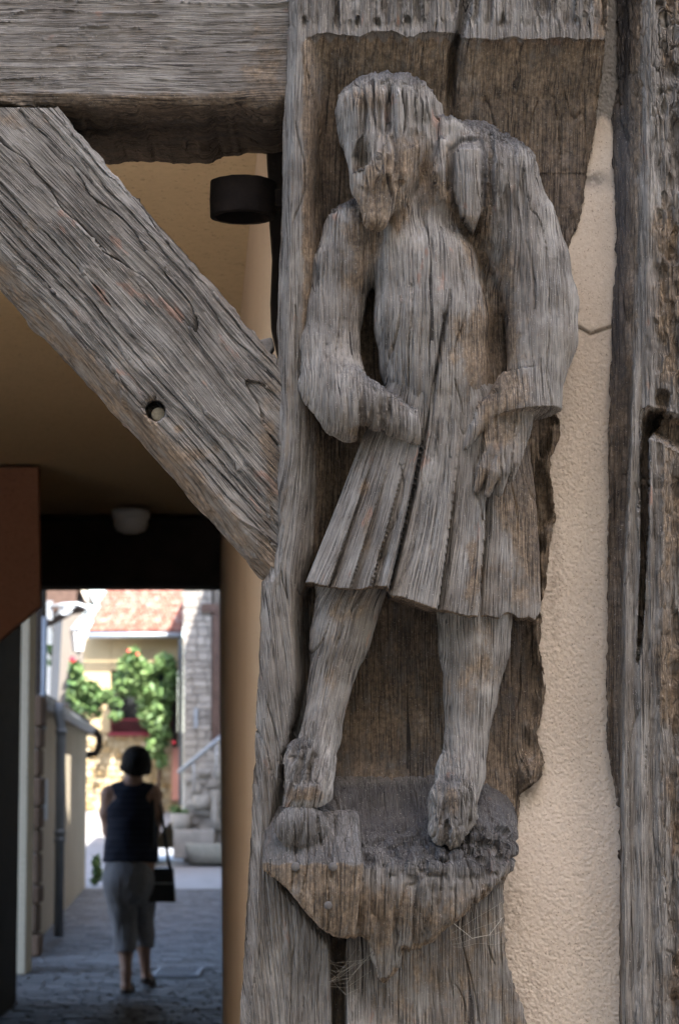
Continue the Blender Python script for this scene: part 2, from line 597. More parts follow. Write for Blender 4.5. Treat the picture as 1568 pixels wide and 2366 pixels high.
SETT = per_piece('grey_sett', [(0.085, 0.085, 0.088), (0.12, 0.118, 0.118), (0.15, 0.148, 0.15), (0.10, 0.097, 0.095)], 0.65, 18)
GROUND = plain('worn_paving', (0.15, 0.148, 0.148), 0.8, 0.25, 0, 0.25, 1.5, 0.004)
STREET = plain('bounce_street_stone', (0.30, 0.265, 0.225), 0.85, 0.2, 0, 0.2, 2)
PALE = plain('pale_gravel', (0.21, 0.20, 0.20), 0.9, 0.2, 0, 0.2, 3, 0.004)
GLASS = plain('dark_window_pane', (0.018, 0.02, 0.022), 0.12, 0.5, 0, 0.1)
LEAF = per_piece('rose_leaf', [(0.06, 0.12, 0.035), (0.09, 0.16, 0.05), (0.13, 0.19, 0.07), (0.07, 0.13, 0.06)], 0.5, 30, 0.0)
PETAL = plain('red_rose_petal', (0.55, 0.03, 0.05), 0.6, 0.3)
MILK = plain('milky_lamp_glass', (0.75, 0.74, 0.72), 0.3, 0.5, 0, 0.05)
REDRAIL = plain('dark_red_paint', (0.17, 0.018, 0.03), 0.5, 0.3)
PINKP = plain('pink_render', (0.46, 0.22, 0.17), 0.85, 0.2)


# ------------------------------------------------------------------ wood surfaces
def wood_relief(g, check, a1=0.0012, a2=0.0007, a3=0.0025, a4=0.0025, seed=0):
    """displacement (metres) at grain coordinates g"""
    n1 = vnoise(g / np.array((0.0085, 0.034, 0.30)), seed + 1)
    n2 = vnoise(g / np.array((0.0042, 0.018, 0.17)), seed + 2)
    n3 = vnoise(g / np.array((0.0055, 0.011, 0.030)), seed + 3)
    lo = fbm(g / np.array((0.045, 0.045, 0.09)), seed + 4, 2)
    gate = sstep(0.35, 0.6, vnoise(g / np.array((0.05, 0.05, 0.12)), seed + 5))
    v1 = 1 - np.minimum(np.abs(2 * n1 - 1) * 3.2, 1)
    v2 = 1 - np.minimum(np.abs(2 * n2 - 1) * 2.4, 1)
    v3 = 1 - np.minimum(np.abs(2 * n3 - 1) * 3.0, 1)
    wob = fbm(g / np.array((0.05, 0.15, 0.16)), seed + 6, 2)
    ln = np.abs((g[:, 0] * 36 + g[:, 1] * 7 + 2.6 * wob) % 1.0 - 0.5)
    g4 = sstep(0.52, 0.70, vnoise(g / np.array((0.022, 0.08, 0.10)), seed + 7))
    v4 = np.clip(1 - ln / (0.012 + 0.05 * g4), 0, 1) * (g4 > 0.02)
    ln2 = np.abs((g[:, 0] * 95 + g[:, 1] * 15 + 2.2 * wob) % 1.0 - 0.5)
    g5 = sstep(0.50, 0.72, vnoise(g / np.array((0.012, 0.05, 0.05)), seed + 8))
    v5 = np.clip(1 - ln2 / (0.02 + 0.13 * g5), 0, 1) * (g5 > 0.02)
    pit = sstep(0.66, 0.8, vnoise(g / np.array((0.006, 0.012, 0.012)), seed + 9)) * gate
    return -0.0034 * v4 - 0.0017 * v5 - 0.0008 * pit - a1 * v1 * (0.3 + gate) - a2 * v2 - a4 * check * v3 + a3 * (lo - 0.5)


def tones(brown, check, dark):
    z = np.zeros_like(brown)
    return np.stack([np.clip(brown, 0, 1), np.clip(check + z, 0, 1), np.clip(dark + z, 0, 1), z + 1], -1)


def wood_mesh(name, V, Q, grain, brown, check, dark, parent, amp=(0.0012, 0.0007, 0.0025, 0.0025), seed=0, mat=None):
    n = normals(V, Q)
    d = wood_relief(grain, check, *amp, seed=seed)
    V2 = V + n * d[:, None]
    me = mesh_np(name, V2, Q)
    attr(me, 'grain', 'FLOAT_VECTOR', grain)
    attr(me, 'tone', 'FLOAT_COLOR', tones(brown, check, dark))
    return link(name, me, mat or OAK, parent)


def blobs(u, v, spec):
    r = np.zeros_like(u)
    for (a, b, ra, rb, s) in spec:
        r = r + s * np.exp(-((u - a) / ra) ** 2 - ((v - b) / rb) ** 2)
    return r


# ================================================================== THE CARVED POST
post = thing('carved_post', 'weathered grey oak post carved with a man in a tunic', 'post', (0.13, 3.1, 0))

UL = [(-120, 668), (0, 664), (300, 655), (600, 646), (900, 638), (1250, 632), (1318, 622), (1345, 606), (1600, 594), (1900, 580), (2100, 570), (2366, 555), (2480, 548)]
UR = [(-120, 1408), (0, 1405), (60, 1402), (150, 1394), (300, 1376), (450, 1350), (530, 1331), (590, 1312), (640, 1302), (900, 1290), (960, 1284), (1000, 1288),
      (1060, 1277), (1200, 1283), (1280, 1270), (1350, 1257), (1500, 1252), (1560, 1263), (1650, 1258), (1720, 1241), (1755, 1257), (1800, 1250), (1838, 1208),
      (1900, 1196), (2060, 1161), (2200, 1172), (2260, 1186), (2330, 1211), (2366, 1217), (2480, 1225)]


def post_w(u, v):
    uL = interp(UL, v); uR = interp(UR, v)
    e = np.minimum(u - uL, 400)
    cham = -34 * (1 - sstep(0, 26, e))
    # recess behind the figure
    lb = interp([(0, 700), (90, 700), (200, 712), (420, 705), (560, 690), (800, 672), (1000, 676), (1200, 672), (1340, 668), (1600, 672), (1790, 640), (1900, 620), (2050, 640), (2200, 760), (2366, 800)], v)
    edge = sstep(0, 46 + 90 * sstep(430, 700, v) * (1 - sstep(1250, 1400, v)), u - lb)
    dep = interp([(0, 0), (84, 0), (90, -16), (104, -44), (160, -74), (260, -104), (420, -112), (700, -142), (1380, -146), (1420, -146), (1760, -140), (1850, -110), (2000, -70), (2060, -42), (2366, -34)], v)
    led = (fbm(np.stack([u.ravel() / 80, u.ravel() * 0, u.ravel() * 0], -1), 61, 4).reshape(u.shape) - 0.5) * 34 + np.where(u > 1060, 8, 0)
    dep = np.where(v < 400, interp([(0, 4), (84, 4), (89, -13), (104, -24), (150, -46), (220, -80), (320, -102), (420, -112)], v - led), dep)
    w = dep * edge + cham
    # right flank falls back
    rim = 1 - sstep(4, 34, uR - u - 8 * np.sin(v * 0.031) - 5 * np.sin(v * 0.083))
    w = np.maximum(w, w * (1 - rim) - 112 * rim)
    w = w - 6 * (1 - sstep(0, 14, uR - u)) * sstep(100, 300, v)
    # the split in the top of the post
    cu = interp([(-100, 1078), (0, 1075), (70, 1062), (119, 1046), (200, 1040), (300, 1036)], v)
    w = w - 46 * np.exp(-((u - cu) / 9.0) ** 2) * (1 - sstep(140, 330, v))
    tn_ = vnoise(np.stack([u.ravel() / 9.5, v.ravel() / 75, u.ravel() * 0], -1), 66).reshape(u.shape)
    w = w - 16 * sstep(0.5, 0.78, tn_) * (1 - sstep(40, 78, v)) * sstep(685, 700, u)
    # drying crack below the bracket
    cu2 = interp([(2100, 776), (2250, 780), (2480, 784)], v)
    w = w - 80 * np.exp(-((u - cu2) / 15.0) ** 4) * sstep(2090, 2190, v)
    # lump of old wood at the right edge
    w = w + 60 * np.exp(-((u - 1222) / 26.0) ** 2 - ((v - 1785) / 44.0) ** 2)
    return w


VV = lambda n_: np.concatenate([np.linspace(-470, -75, 50)[:-1], np.linspace(-75, 2440, n_), np.linspace(2440, 4480, 160)[1:]])
vv = VV(1040)
nv, nu = len(vv), 330
tt = np.linspace(0, 1, nu)
jag = (fbm(np.stack([vv * 0.012, vv * 0, vv * 0], -1), 3, 5) - 0.5) * 20 * sstep(500, 620, vv) + (fbm(np.stack([vv * 0.11, vv * 0, vv * 0], -1), 5, 3) - 0.5) * 6
JAG = (vv.copy(), jag.copy())
jagl = (fbm(np.stack([vv * 0.02, vv * 0, vv * 0], -1), 9, 4) - 0.5) * 7
uu = (interp(UL, vv) + jagl)[:, None] + ((interp(UR, vv) + jag) - (interp(UL, vv) + jagl))[:, None] * tt[None, :]
V2d = np.repeat(vv[:, None], nu, 1)
ww = post_w(uu, V2d)
# skirts back into the wall
uu = np.concatenate([uu[:, :1], uu, uu[:, -1:]], 1)
V2d = np.concatenate([V2d[:, :1], V2d, V2d[:, -1:]], 1)
ww = np.concatenate([np.full((nv, 1), -430.0), ww, np.full((nv, 1), -430.0)], 1)
V = W(uu, V2d, ww).reshape(-1, 3)
Q = grid_faces(nv, nu + 2)
fu, fv, fw = uu.ravel(), V2d.ravel(), ww.ravel()
grain = V.copy()
grain[:, 0] += 0.10 * (grain[:, 2] - 1.5) * sstep(1000, 1400, fv) * (1 - sstep(640, 760, fu))
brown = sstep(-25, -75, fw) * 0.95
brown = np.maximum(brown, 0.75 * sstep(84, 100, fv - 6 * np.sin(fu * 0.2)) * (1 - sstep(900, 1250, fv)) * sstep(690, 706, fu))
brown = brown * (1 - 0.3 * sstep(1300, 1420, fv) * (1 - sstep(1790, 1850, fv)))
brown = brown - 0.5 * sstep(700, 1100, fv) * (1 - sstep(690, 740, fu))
brown = np.maximum(brown, 0.36 * sstep(2060, 2120, fv) * sstep(830, 900, fu))
brown = brown + blobs(fu, fv, [(640, 1100, 30, 200, 0.35), (1390, 40, 20, 90, 0.8), (660, 900, 20, 60, 0.3)])
dark = blobs(fu, fv, [(1300, 480, 70, 160, 0.6), (1000, 1500, 130, 130, 0.35), (1180, 1560, 50, 160, 0.45), (700, 1740, 50, 70, 0.6),
                      (1120, 300, 40, 60, 0.4), (780, 2280, 24, 180, 0.6), (1060, 120, 16, 90, 0.6), (930, 1760, 160, 40, 0.4), (720, 420, 40, 120, 0.25)])  # blobs for dirt and for shade put in around the figure
check = 0.5 * (1 - sstep(60, 110, fv)) + blobs(fu, fv, [(690, 1740, 60, 90, 0.9), (1230, 1780, 40, 60, 0.6), (670, 2200, 120, 200, 0.3)])
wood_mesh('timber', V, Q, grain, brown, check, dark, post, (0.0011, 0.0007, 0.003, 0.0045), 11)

# ------------------------------------------------------------------ the carved man
H = 0.00155


def U(u, v, w, r):
    p = W(u, v, w)
    return (*p, r * S * (1 - w * S / 3.0))


def chain(vol, pts, k, sy=1.0, mode='add', cut=None):
    vol.chain([U(*p) for p in pts], k * S, sy, mode, cut)


def bounds(u0, u1, v0, v1, w0, w1):
    q = np.array([W(u, v, w) for u in (u0, u1) for v in (v0, v1) for w in (w0, w1)])
    return q.min(0), q.max(0)


body = Vol(*bounds(660, 1360, 140, 1990, -150, 150), H)
# torso and neck
chain(body, [(957, 520, -48, 92), (984, 620, -42, 120), (996, 740, -34, 131), (1004, 860, -38, 124), (1012, 960, -45, 122)], 20, 0.85)
chain(body, [(1060, 560, -100, 60), (1086, 700, -122, 94), (1082, 860, -118, 96), (1060, 960, -84, 110)], 36, 0.8)
chain(body, [(955, 400, -98, 78), (962, 520, -56, 88)], 25, 0.85)
# shoulder and arm on the left
chain(body, [(860, 500, -70, 55), (818, 532, -60, 66), (792, 620, -52, 67), (771, 720, -48, 65), (760, 810, -35, 69), (768, 885, -10, 76)], 26, 0.9)
pc = W(829, 985, 0)
chain(body, [(768, 885, -10, 76), (808, 948, 28, 76)], 20, 0.9, cut=[(pc, (1, 0, -0.10))])
pe = W(967, 985, 0)
chain(body, [(800, 905, 22, 62), (866, 940, 44, 52), (962, 990, 48, 42)], 10, 0.9, cut=[(pe, (1, 0, 0.05))])
# shoulder and arm on the right
chain(body, [(1085, 392, -75, 120), (1128, 436, -72, 130), (1190, 530, -58, 99), (1226, 610, -46, 88), (1247, 700, -32, 84), (1252, 780, -16, 78), (1238, 862, 0, 69)], 24, 0.9)
pcu = W(1225, 962, 0)
body.chain([U(1228, 868, 2, 74), U(1208, 950, 10, 93)], 4 * S, 0.85, cut=[(pcu, (0.16, -0.1, -1)), (W(1220, 872, 0), (0.0, 0.25, 1))])
# collar flap beside the neck
chain(body, [(1020, 330, 34, 13), (1013, 400, 46, 16), (1022, 455, 40, 12)], 10)
chain(body, [(1030, 300, -10, 40), (1005, 480, -20, 50)], 20)
# hand on the right
chain(body, [(1190, 925, 6, 50), (1172, 985, 26, 54), (1160, 1032, 34, 50)], 14, 0.62)
for pts in ([(1136, 1030, 46, 17), (1118, 1082, 60, 14), (1100, 1132, 52, 9)],
            [(1160, 1038, 52, 17), (1142, 1090, 66, 14), (1126, 1142, 58, 9)],
            [(1182, 1038, 46, 16), (1166, 1090, 60, 13), (1151, 1142, 52, 9)],
            [(1204, 1026, 36, 14), (1190, 1070, 46, 11), (1178, 1108, 40, 8)]):
    chain(body, pts, 3)
chain(body, [(1124, 938, 30, 22), (1098, 990, 48, 16), (1075, 1032, 52, 10)], 8)
# head, bowed forward, worked as a volume of its own
trunk = body.a
body.a = np.full_like(trunk, 0.05)
body.ell(W(897, 276, -50), (130 * S, 104 * S, 116 * S), 0)
body.ell(W(897, 262, -46), (133 * S, 117 * S, 103 * S), 3 * S, 'add', cut=[(W(897, 300, 0), (0.05, 0.25, -1))])     # blunt fringe
chain(body, [(891, 340, -22, 106), (876, 425, 22, 66), (868, 506, 58, 33)], 22, 0.95)
chain(body, [(950, 345, -22, 64), (914, 458, 10, 40)], 22, 0.95)
chain(body, [(890, 305, 62, 14), (890, 360, 82, 18), (888, 402, 92, 22)], 10)                       # worn nose
chain(body, [(936, 340, 40, 30), (918, 400, 50, 28)], 20)                          # cheek
chain(body, [(838, 306, 68, 10), (828, 362, 60, 36)], 2, 1, 'sub', cut=[(W(0, 388, 60), (0, -0.3, -1))])   # chiselled flat below it
chain(body, [(944, 322, 70, 12), (970, 312, 62, 16), (990, 312, 44, 10)], 14, 1, 'sub')                # and of the other
chain(body, [(816, 434, 58, 6), (852, 446, 90, 8), (896, 440, 94, 8), (930, 424, 66, 5)], 5, 1, 'sub')
chain(body, [(859, 468, 104, 9), (861, 532, 96, 10)], 8, 1, 'sub')
chain(body, [(944, 440, 60, 5), (908, 520, 56, 6)], 4, 1, 'sub')
kk = 5 * S
qq = np.maximum(kk - np.abs(body.a - trunk), 0) / kk
body.a = np.minimum(body.a, trunk) - qq * qq * kk * 0.25
del trunk, qq
# groove round the patch in the shoulder
chain(body, [(1036, 340, 42, 6), (1036, 440, 56, 7), (1056, 500, 52, 7), (1090, 540, 40, 6)], 3, 1, 'sub')
chain(body, [(1120, 350, 58, 5), (1119, 490, 58, 6), (1098, 538, 44, 5)], 3, 1, 'sub')
# legs and feet
chain(body, [(815, 1330, -56, 88), (785, 1480, -48, 67), (757, 1600, -42, 47), (738, 1700, -22, 47), (708, 1772, 0, 64), (702, 1832, 20, 68)], 14, 0.92,
      cut=[(W(700, 1850, 20), (0.1, 0.45, -1))])
chain(body, [(1096, 1390, -50, 92), (1094, 1500, -48, 80), (1086, 1610, -42, 61), (1076, 1710, -26, 49), (1062, 1790, -6, 56), (1048, 1856, 28, 63), (1036, 1908, 48, 57)], 14, 0.92)
bV, bQ = body.mesh()
del body


def fig_attrs(V):
    u, v = proj(V[:, 0], V[:, 1], V[:, 2])
    w = (3.0 - V[:, 1]) / S
    return u, v, w


u, v, w = fig_attrs(bV)
n = normals(bV, bQ)
grain = bV.copy()
grain[:, 0] -= 0.22 * (grain[:, 2] - 1.75) * sstep(1300, 1400, v) * (1 - sstep(900, 950, u))
check = sstep(0.25, 0.62, n[:, 2]) * 0.55 + blobs(u, v, [(1110, 400, 120, 140, 0.35), (700, 1790, 60, 60, 0.9), (1045, 1890, 90, 70, 1.0), (880, 940, 80, 50, 0.5)])
dark = sstep(0.45, 0.8, n[:, 2]) * 0.8 + blobs(u, v, [(1045, 1880, 70, 60, 0.45), (690, 1790, 50, 50, 0.45), (1170, 420, 60, 120, 0.25)])
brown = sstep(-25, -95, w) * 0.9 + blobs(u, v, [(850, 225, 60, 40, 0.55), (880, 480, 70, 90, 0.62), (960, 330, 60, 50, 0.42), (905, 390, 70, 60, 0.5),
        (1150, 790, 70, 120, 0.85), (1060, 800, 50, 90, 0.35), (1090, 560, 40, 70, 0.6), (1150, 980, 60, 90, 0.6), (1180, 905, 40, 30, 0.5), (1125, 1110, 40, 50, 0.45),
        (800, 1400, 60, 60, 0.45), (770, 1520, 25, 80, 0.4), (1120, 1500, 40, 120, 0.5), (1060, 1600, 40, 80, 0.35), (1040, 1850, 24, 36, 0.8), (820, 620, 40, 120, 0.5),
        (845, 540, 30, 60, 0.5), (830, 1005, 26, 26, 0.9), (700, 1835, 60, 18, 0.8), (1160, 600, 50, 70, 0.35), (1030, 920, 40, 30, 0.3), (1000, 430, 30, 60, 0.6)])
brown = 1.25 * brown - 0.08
for (cu, v0, v1, rr, dp) in ((812, 196, 268, 2.4, .004), (838, 186, 330, 2.6, .005), (860, 190, 300, 2.2, .004), (897, 178, 312, 4.5, .010), (913, 300, 420, 2.6, .005), (937, 184, 330, 3.0, .007),
                              (967, 190, 300, 2.4, .005), (992, 200, 290, 2.4, .005), (880, 320, 420, 2.4, .005), (846, 395, 470, 2.2, .004), (902, 380, 470, 2.2, .005), (924, 390, 440, 2.0, .004)):
    g_ = np.exp(-((u - cu - 3 * np.sin(v * 0.05 + cu)) / rr) ** 2) * sstep(v0, v0 + 20, v) * (1 - sstep(v1 - 30, v1, v)) * (w > -20)
    bV = bV - n * (g_ * dp)[:, None]
    dark = dark + g_ * 0.8
PA0 = [(1048, 346), (1068, 326), (1108, 320), (1114, 352), (1113, 420), (1111, 492), (1094, 533), (1064, 494), (1046, 436)]
sdp = poly_sd(u, v, PA0)
g_ = np.exp(-((sdp - 4) / 5.0) ** 2) * (w > -20)
bV = bV - n * (g_ * 0.005)[:, None]
dark = dark + g_ * 0.7 * (v < 480)
brown = brown + np.exp(-((sdp - 14) / 12.0) ** 2) * (w > -20) * (0.5 * (v > 420) + 0.3)
# long drying crack down the chest
chest = interp([(560, 1052), (700, 1036), (820, 1014), (900, 1000), (1000, 986)], v)
crk_dark = np.exp(-((u - chest) / 4.0) ** 2) * sstep(640, 760, v) * (1 - sstep(1000, 1040, v)) * (w > 0)
amp_extra = blobs(u, v, [(1170, 420, 80, 120, 1.0), (890, 945, 90, 50, 1.0), (700, 1780, 60, 70, 1.0), (1045, 1890, 80, 70, 1.0), (900, 230, 120, 60, 0.7), (900, 380, 90, 120, 0.6)])
gr2 = sstep(0.5, 0.8, vnoise(grain / np.array((0.0068, 0.03, 0.06)) , 77)) + 0.8 * sstep(0.52, 0.8, vnoise(grain / np.array((0.0105, 0.04, 0.10)), 78))
bV = bV - n * (crk_dark * 0.011 + np.clip(amp_extra, 0, 1.2) * gr2 * 0.0105)[:, None]
fig = wood_mesh('carved_figure', bV, bQ, grain, brown, check, dark + crk_dark, post, (0.0011, 0.0006, 0.003, 0.0042), 21)

# ------------------------------------------------------------------ the skirt of the tunic
SK = [(838, 1004), (800, 1105), (760, 1208), (722, 1302), (704, 1345), (724, 1347), (742, 1354), (790, 1363), (830, 1366), (868, 1358), (892, 1360), (903, 1378), (930, 1384), (962, 1396),
      (1000, 1410), (1032, 1414), (1082, 1428), (1120, 1424), (1152, 1430), (1166, 1418), (1184, 1416), (1200, 1428), (1226, 1424), (1240, 1430), (1254, 1408), (1252, 1250), (1244, 1130), (1226, 1000), (1190, 900), (1120, 872), (1000, 866), (900, 880)]


def skirt_w(u, v):
    uL = interp([(860, 890), (1004, 838), (1345, 704), (1450, 670)], v)
    uR = interp([(860, 1150), (900, 1190), (1000, 1226), (1130, 1244), (1250, 1252), (1450, 1256)], v)
    q = (u - uL) / (uR - uL)
    a = sstep(960, 1340, v)
    base = interp([(860, 56), (1000, 58), (1180, 62), (1400, 70)], v)
    t = np.clip((q - 0.46) / 0.54, -1.2, 1.2)
    w = base - 96 * np.abs(t) ** 3.0 - 26 * t * (t > 0)
    # pleats: rise towards each fold line, then a step
    lines = [-0.02, 0.107, 0.20, 0.285, 0.36, 0.57, 0.735, 0.87, 1.02]
    h = [16, 26, 16, 22, 36, 28, 34, 34, 16]
    for i in range(len(lines) - 1):
        m = (q >= lines[i]) & (q < lines[i + 1])
        f = np.clip((q - lines[i]) / (lines[i + 1] - lines[i]), 0, 1)
        w = w + np.where(m, a * h[i + 1] * (0.95 * f ** 1.5 - 0.35 * (1 - f) ** 4), 0)
    w = w - 26 * np.exp(-((q - 0.362) / 0.009) ** 2) * sstep(860, 960, v)
    w = w - 12 * a * np.exp(-((q - 0.57) / 0.014) ** 2) - 9 * a * np.exp(-((q - 0.735) / 0.014) ** 2) - 8 * a * np.exp(-((q - 0.108) / 0.011) ** 2)
    w = w - 14 * a * np.exp(-((u - 880) / 16.0) ** 2 - ((v - 1290) / 26.0) ** 2)
    return w


sk = Vol(*bounds(690, 1275, 850, 1445, -150, 125), H)
X2, Z2 = np.meshgrid(sk.ax[0], sk.ax[2], indexing='ij')
u2, v2 = proj(X2, 3.0 - 30 * S, Z2)
pd = (poly_sd(u2, v2, SK) * S)[:, None, :]
fw2 = skirt_w(u2, v2)[:, None, :] * S
yv = sk.ax[1][None, :, None]
dfront = ((3.0 - yv) * -1.0 + fw2) * -1.0        # positive in front of the cloth
d = np.maximum(dfront * 0.75, pd)
d = np.maximum(d, (yv - (3.0 + 118 * S)))
sk.a = d.astype(np.float32)
sV, sQ = sk.mesh()
del sk, d
u, v, w = fig_attrs(sV)
n = normals(sV, sQ)
uL = interp([(860, 890), (1004, 838), (1345, 704), (1450, 670)], v)
uR = interp([(860, 1150), (900, 1190), (1000, 1226), (1130, 1244), (1250, 1252), (1450, 1256)], v)
q = (u - uL) / (uR - uL)
grain = sV.copy()
grain[:, 0] = q * 0.262 - 0.05
brown = sstep(-15, -85, w) * 0.9 + blobs(u, v, [(1222, 1200, 50, 210, 0.95), (1195, 1110, 36, 80, 0.8), (1165, 1180, 30, 60, 0.5), (1092, 1290, 22, 80, 0.75), (848, 1230, 12, 60, 0.7), (842, 1130, 14, 22, 0.8), (1085, 1380, 40, 40, 0.45),
        (830, 1060, 40, 40, 0.35), (995, 1270, 12, 34, 0.6), (960, 1375, 12, 30, 0.5), (900, 1340, 10, 30, 0.4), (880, 1300, 20, 30, 0.3), (1080, 905, 40, 25, 0.45), (1150, 1360, 40, 50, 0.4)]) - 0.12
brown = np.maximum(brown, sstep(-0.35, -0.75, n[:, 2]) * 0.9)
crk_dark = np.exp(-((q - 0.362) / 0.007) ** 2) * sstep(880, 960, v)
check = sstep(0.4, 0.8, n[:, 2]) * 0.8
crk_dark = crk_dark + blobs(u, v, [(1200, 1080, 26, 80, 0.5), (1240, 1250, 16, 130, 0.4)])  # dark patches put in as shade beside the hand and right edge
skirt = wood_mesh('tunic_skirt', sV, sQ, grain, brown, check, crk_dark * 0.9, fig, (0.0010, 0.0006, 0.0022, 0.002), 31)

# ------------------------------------------------------------------ the bracket under the feet
CB = [(604, 1880), (603, 2009), (663, 2050), (698, 2095), (737, 2142), (775, 2170), (830, 2172), (848, 2172), (856, 2218), (871, 2272), (884, 2280), (898, 2273), (926, 2243), (932, 2198), (946, 2207), (958, 2203), (975, 2204),
      (1046, 2134), (1120, 2075), (1166, 2038), (1190, 2019), (1203, 1964), (1209, 1880), (1197, 1815), (1150, 1785), (640, 1785), (612, 1830)]


def bracket_w(u, v):
    w = interp([(1770, -150), (1785, -128), (1830, -66), (1900, 4), (1940, 44), (1975, 72), (2005, 88), (2040, 94), (2075, 92), (2120, 80), (2150, 66), (2200, 44), (2290, 4)], v)
    w = w - 84 * np.abs((u - 905) / 310.0) ** 3
    w = w - 56 * np.exp(-((u - 900) / 100.0) ** 2 - ((v - 1888) / 62.0) ** 2)
    w = w + 46 * np.exp(-((u - 1125) / 75.0) ** 2 - ((v - 1905) / 55.0) ** 2) + 14 * np.exp(-((u - 960) / 90.0) ** 2 - ((v - 1985) / 30.0) ** 2)
    return w


def relief_solid(u0, u1, v0, v1, w0, w1, poly, wf, extra=0.0, h=H, back=-150, wref=50, rk=0.006):
    vol = Vol(*bounds(u0, u1, v0, v1, w0, w1), h)
    X, Z = np.meshgrid(vol.ax[0], vol.ax[2], indexing='ij')
    a, b = proj(X, 3.0 - wref * S, Z)
    pd_ = (poly_sd(a, b, poly) * S)[:, None, :]
    f = (wf(a, b) + extra)[:, None, :] * S
    y = vol.ax[1][None, :, None]
    df = (3.0 - y - f) * 0.75
    k = rk
    q_ = np.maximum(k - np.abs(df - pd_), 0) / k
    dd = np.maximum(df, pd_) + q_ * q_ * k * 0.25
    dd = np.maximum(dd, y - (3.0 - back * S))
    vol.a = dd.astype(np.float32)
    return vol


vol = relief_solid(585, 1225, 1765, 2300, -165, 150, CB, bracket_w, rk=0.012)
cV, cQ = vol.mesh()
u, v, w = fig_attrs(cV)
n = normals(cV, cQ)
top = sstep(0.2, 0.5, n[:, 2])
bound = 1990 + 40 * sstep(860, 1000, u) + (fbm(np.stack([u / 40, v / 60, u * 0], -1), 19, 3) - 0.5) * 110
zone = 1 - sstep(-60, 70, v - bound)
check = np.maximum(top, zone) * (0.25 + 0.6 * sstep(1880, 1960, v)) + 0.15
dark = (zone * 0.85 + top * 0.15) * sstep(1785, 1830, v) + 0.25 * (1 - sstep(1785, 1860, v))
brown = 0.20 + 0.30 * sstep(2020, 2080, v) * (1 - sstep(2120, 2200, v)) - 0.5 * zone + blobs(u, v, [(1180, 1990, 40, 60, 0.4), (850, 2120, 40, 80, 0.25)])
brown = np.maximum(brown, sstep(-0.4, -0.8, n[:, 2]))
grain = cV.copy()
lump = 1 - np.minimum(np.abs(2 * vnoise(grain / np.array((0.0125, 0.0125, 0.019)), 90) - 1) * 2.2, 1)
strip = 1 - np.minimum(np.abs(2 * vnoise(grain / np.array((0.0085, 0.03, 0.10)), 91) - 1) * 2.2, 1)
amp = zone * sstep(1900, 1950, v + 0.12 * (u - 905)) * lump * 0.0085 + (1 - zone) * strip * 0.0042
cV = cV - n * amp[:, None]
wood_mesh('bracket', cV, cQ, grain, brown, check, dark, post, (0.0014, 0.0010, 0.007, 0.0022), 41)

# pieced-in block with the toe of a shoe
BL = [(604, 1884), (626, 1866), (652, 1860), (700, 1862), (770, 1874), (800, 1870), (829, 1875), (834, 1930), (839, 2004), (832, 2070), (821, 2162), (780, 2168), (737, 2143), (698, 2096), (663, 2051), (603, 2010)]


def block_w(u, v):
    w = interp([(1770, -150), (1785, -100), (1840, -30), (1862, 6), (1900, 34), (1960, 78), (1990, 104), (1998, 106), (2060, 104), (2110, 92), (2170, 70)], v)
    return w - 70 * np.clip((905 - u) / 310.0, 0, 2) ** 4


vol = relief_solid(588, 855, 1845, 2185, -60, 150, BL, block_w, 9, H, -60)
vol.ell(W(697, 1912, 54), (62 * S, 40 * S, 54 * S), 4 * S)
kV, kQ = vol.mesh()
u, v, w = fig_attrs(kV)
n = normals(kV, kQ)
zone = 1 - sstep(-4, 6, v - 1994 - 3 * np.sin(u * 0.11))
toe = np.exp(-(((u - 696) / 60.0) ** 2 + ((v - 1925) / 52.0) ** 2) ** 3)
grain = kV.copy()
brown = 0.72 * (1 - zone) + 0.25 * toe * sstep(1930, 1960, v) - 0.1 * zone
for (cu, v0, v1, rr) in ((678, 1900, 2080, 2.2), (768, 1880, 2050, 3.0), (735, 1880, 1980, 2.0), (800, 1880, 1995, 2.0), (815, 1880, 2060, 1.6), (700, 1870, 1960, 1.8)):
    g_ = np.exp(-((u - cu - 5 * np.sin(v * 0.03 + cu)) / rr) ** 2) * sstep(v0, v0 + 15, v) * (1 - sstep(v1 - 40, v1, v))
    kV = kV - n * (g_ * 0.004)[:, None]
wood_mesh('repair_block', kV, kQ, grain, brown, zone * 0.6, zone * 0.62, post, (0.0009, 0.0006, 0.0012, 0.0016), 51)
tag(bpy.data.objects['repair_block'], 'pieced-in block with a shoe toe, dark end grain above brown')
for (a, b, r) in ((683, 2003, 10.5), (769, 2003, 10), (758, 2092, 9.5)):
    c = W(a, b, block_w(np.array(a), np.array(b)) + 9)
    m = MB()
    th = [2 * math.pi * k / 18 for k in range(18)]
    rr = r * S
    prof = [(1.0, 0.012), (1.0, -0.0006), (0.9, -0.0022), (0.55, -0.0031), (0.0, -0.0034)]
    vs_, fs_ = [], []
    for (f, y) in prof:
        for t in th: vs_.append((c[0] + rr * f * math.cos(t), c[1] + y, c[2] + rr * f * math.sin(t)))
    for i in range(len(prof) - 1):
        for k in range(18): fs_.append((i * 18 + k, i * 18 + (k + 1) % 18, (i + 1) * 18 + (k + 1) % 18, (i + 1) * 18 + k))
    m.add(vs_, fs_)
    m.build('peg', plain('grey_oak_peg', (0.075, 0.066, 0.058), 0.8, 0.2, 0, 0.3, 200), bpy.data.objects['repair_block'], True)

# pieced-in patch on the shoulder
PA = [(1048, 346), (1068, 326), (1108, 320), (1114, 352), (1113, 420), (1111, 492), (1094, 533), (1064, 494), (1046, 436)]


def patch_w(u, v):
    return interp([(300, 24), (322, 32), (345, 53), (420, 61), (500, 52), (540, 30)], v) - 16 * ((u - 1082) / 34.0) ** 2


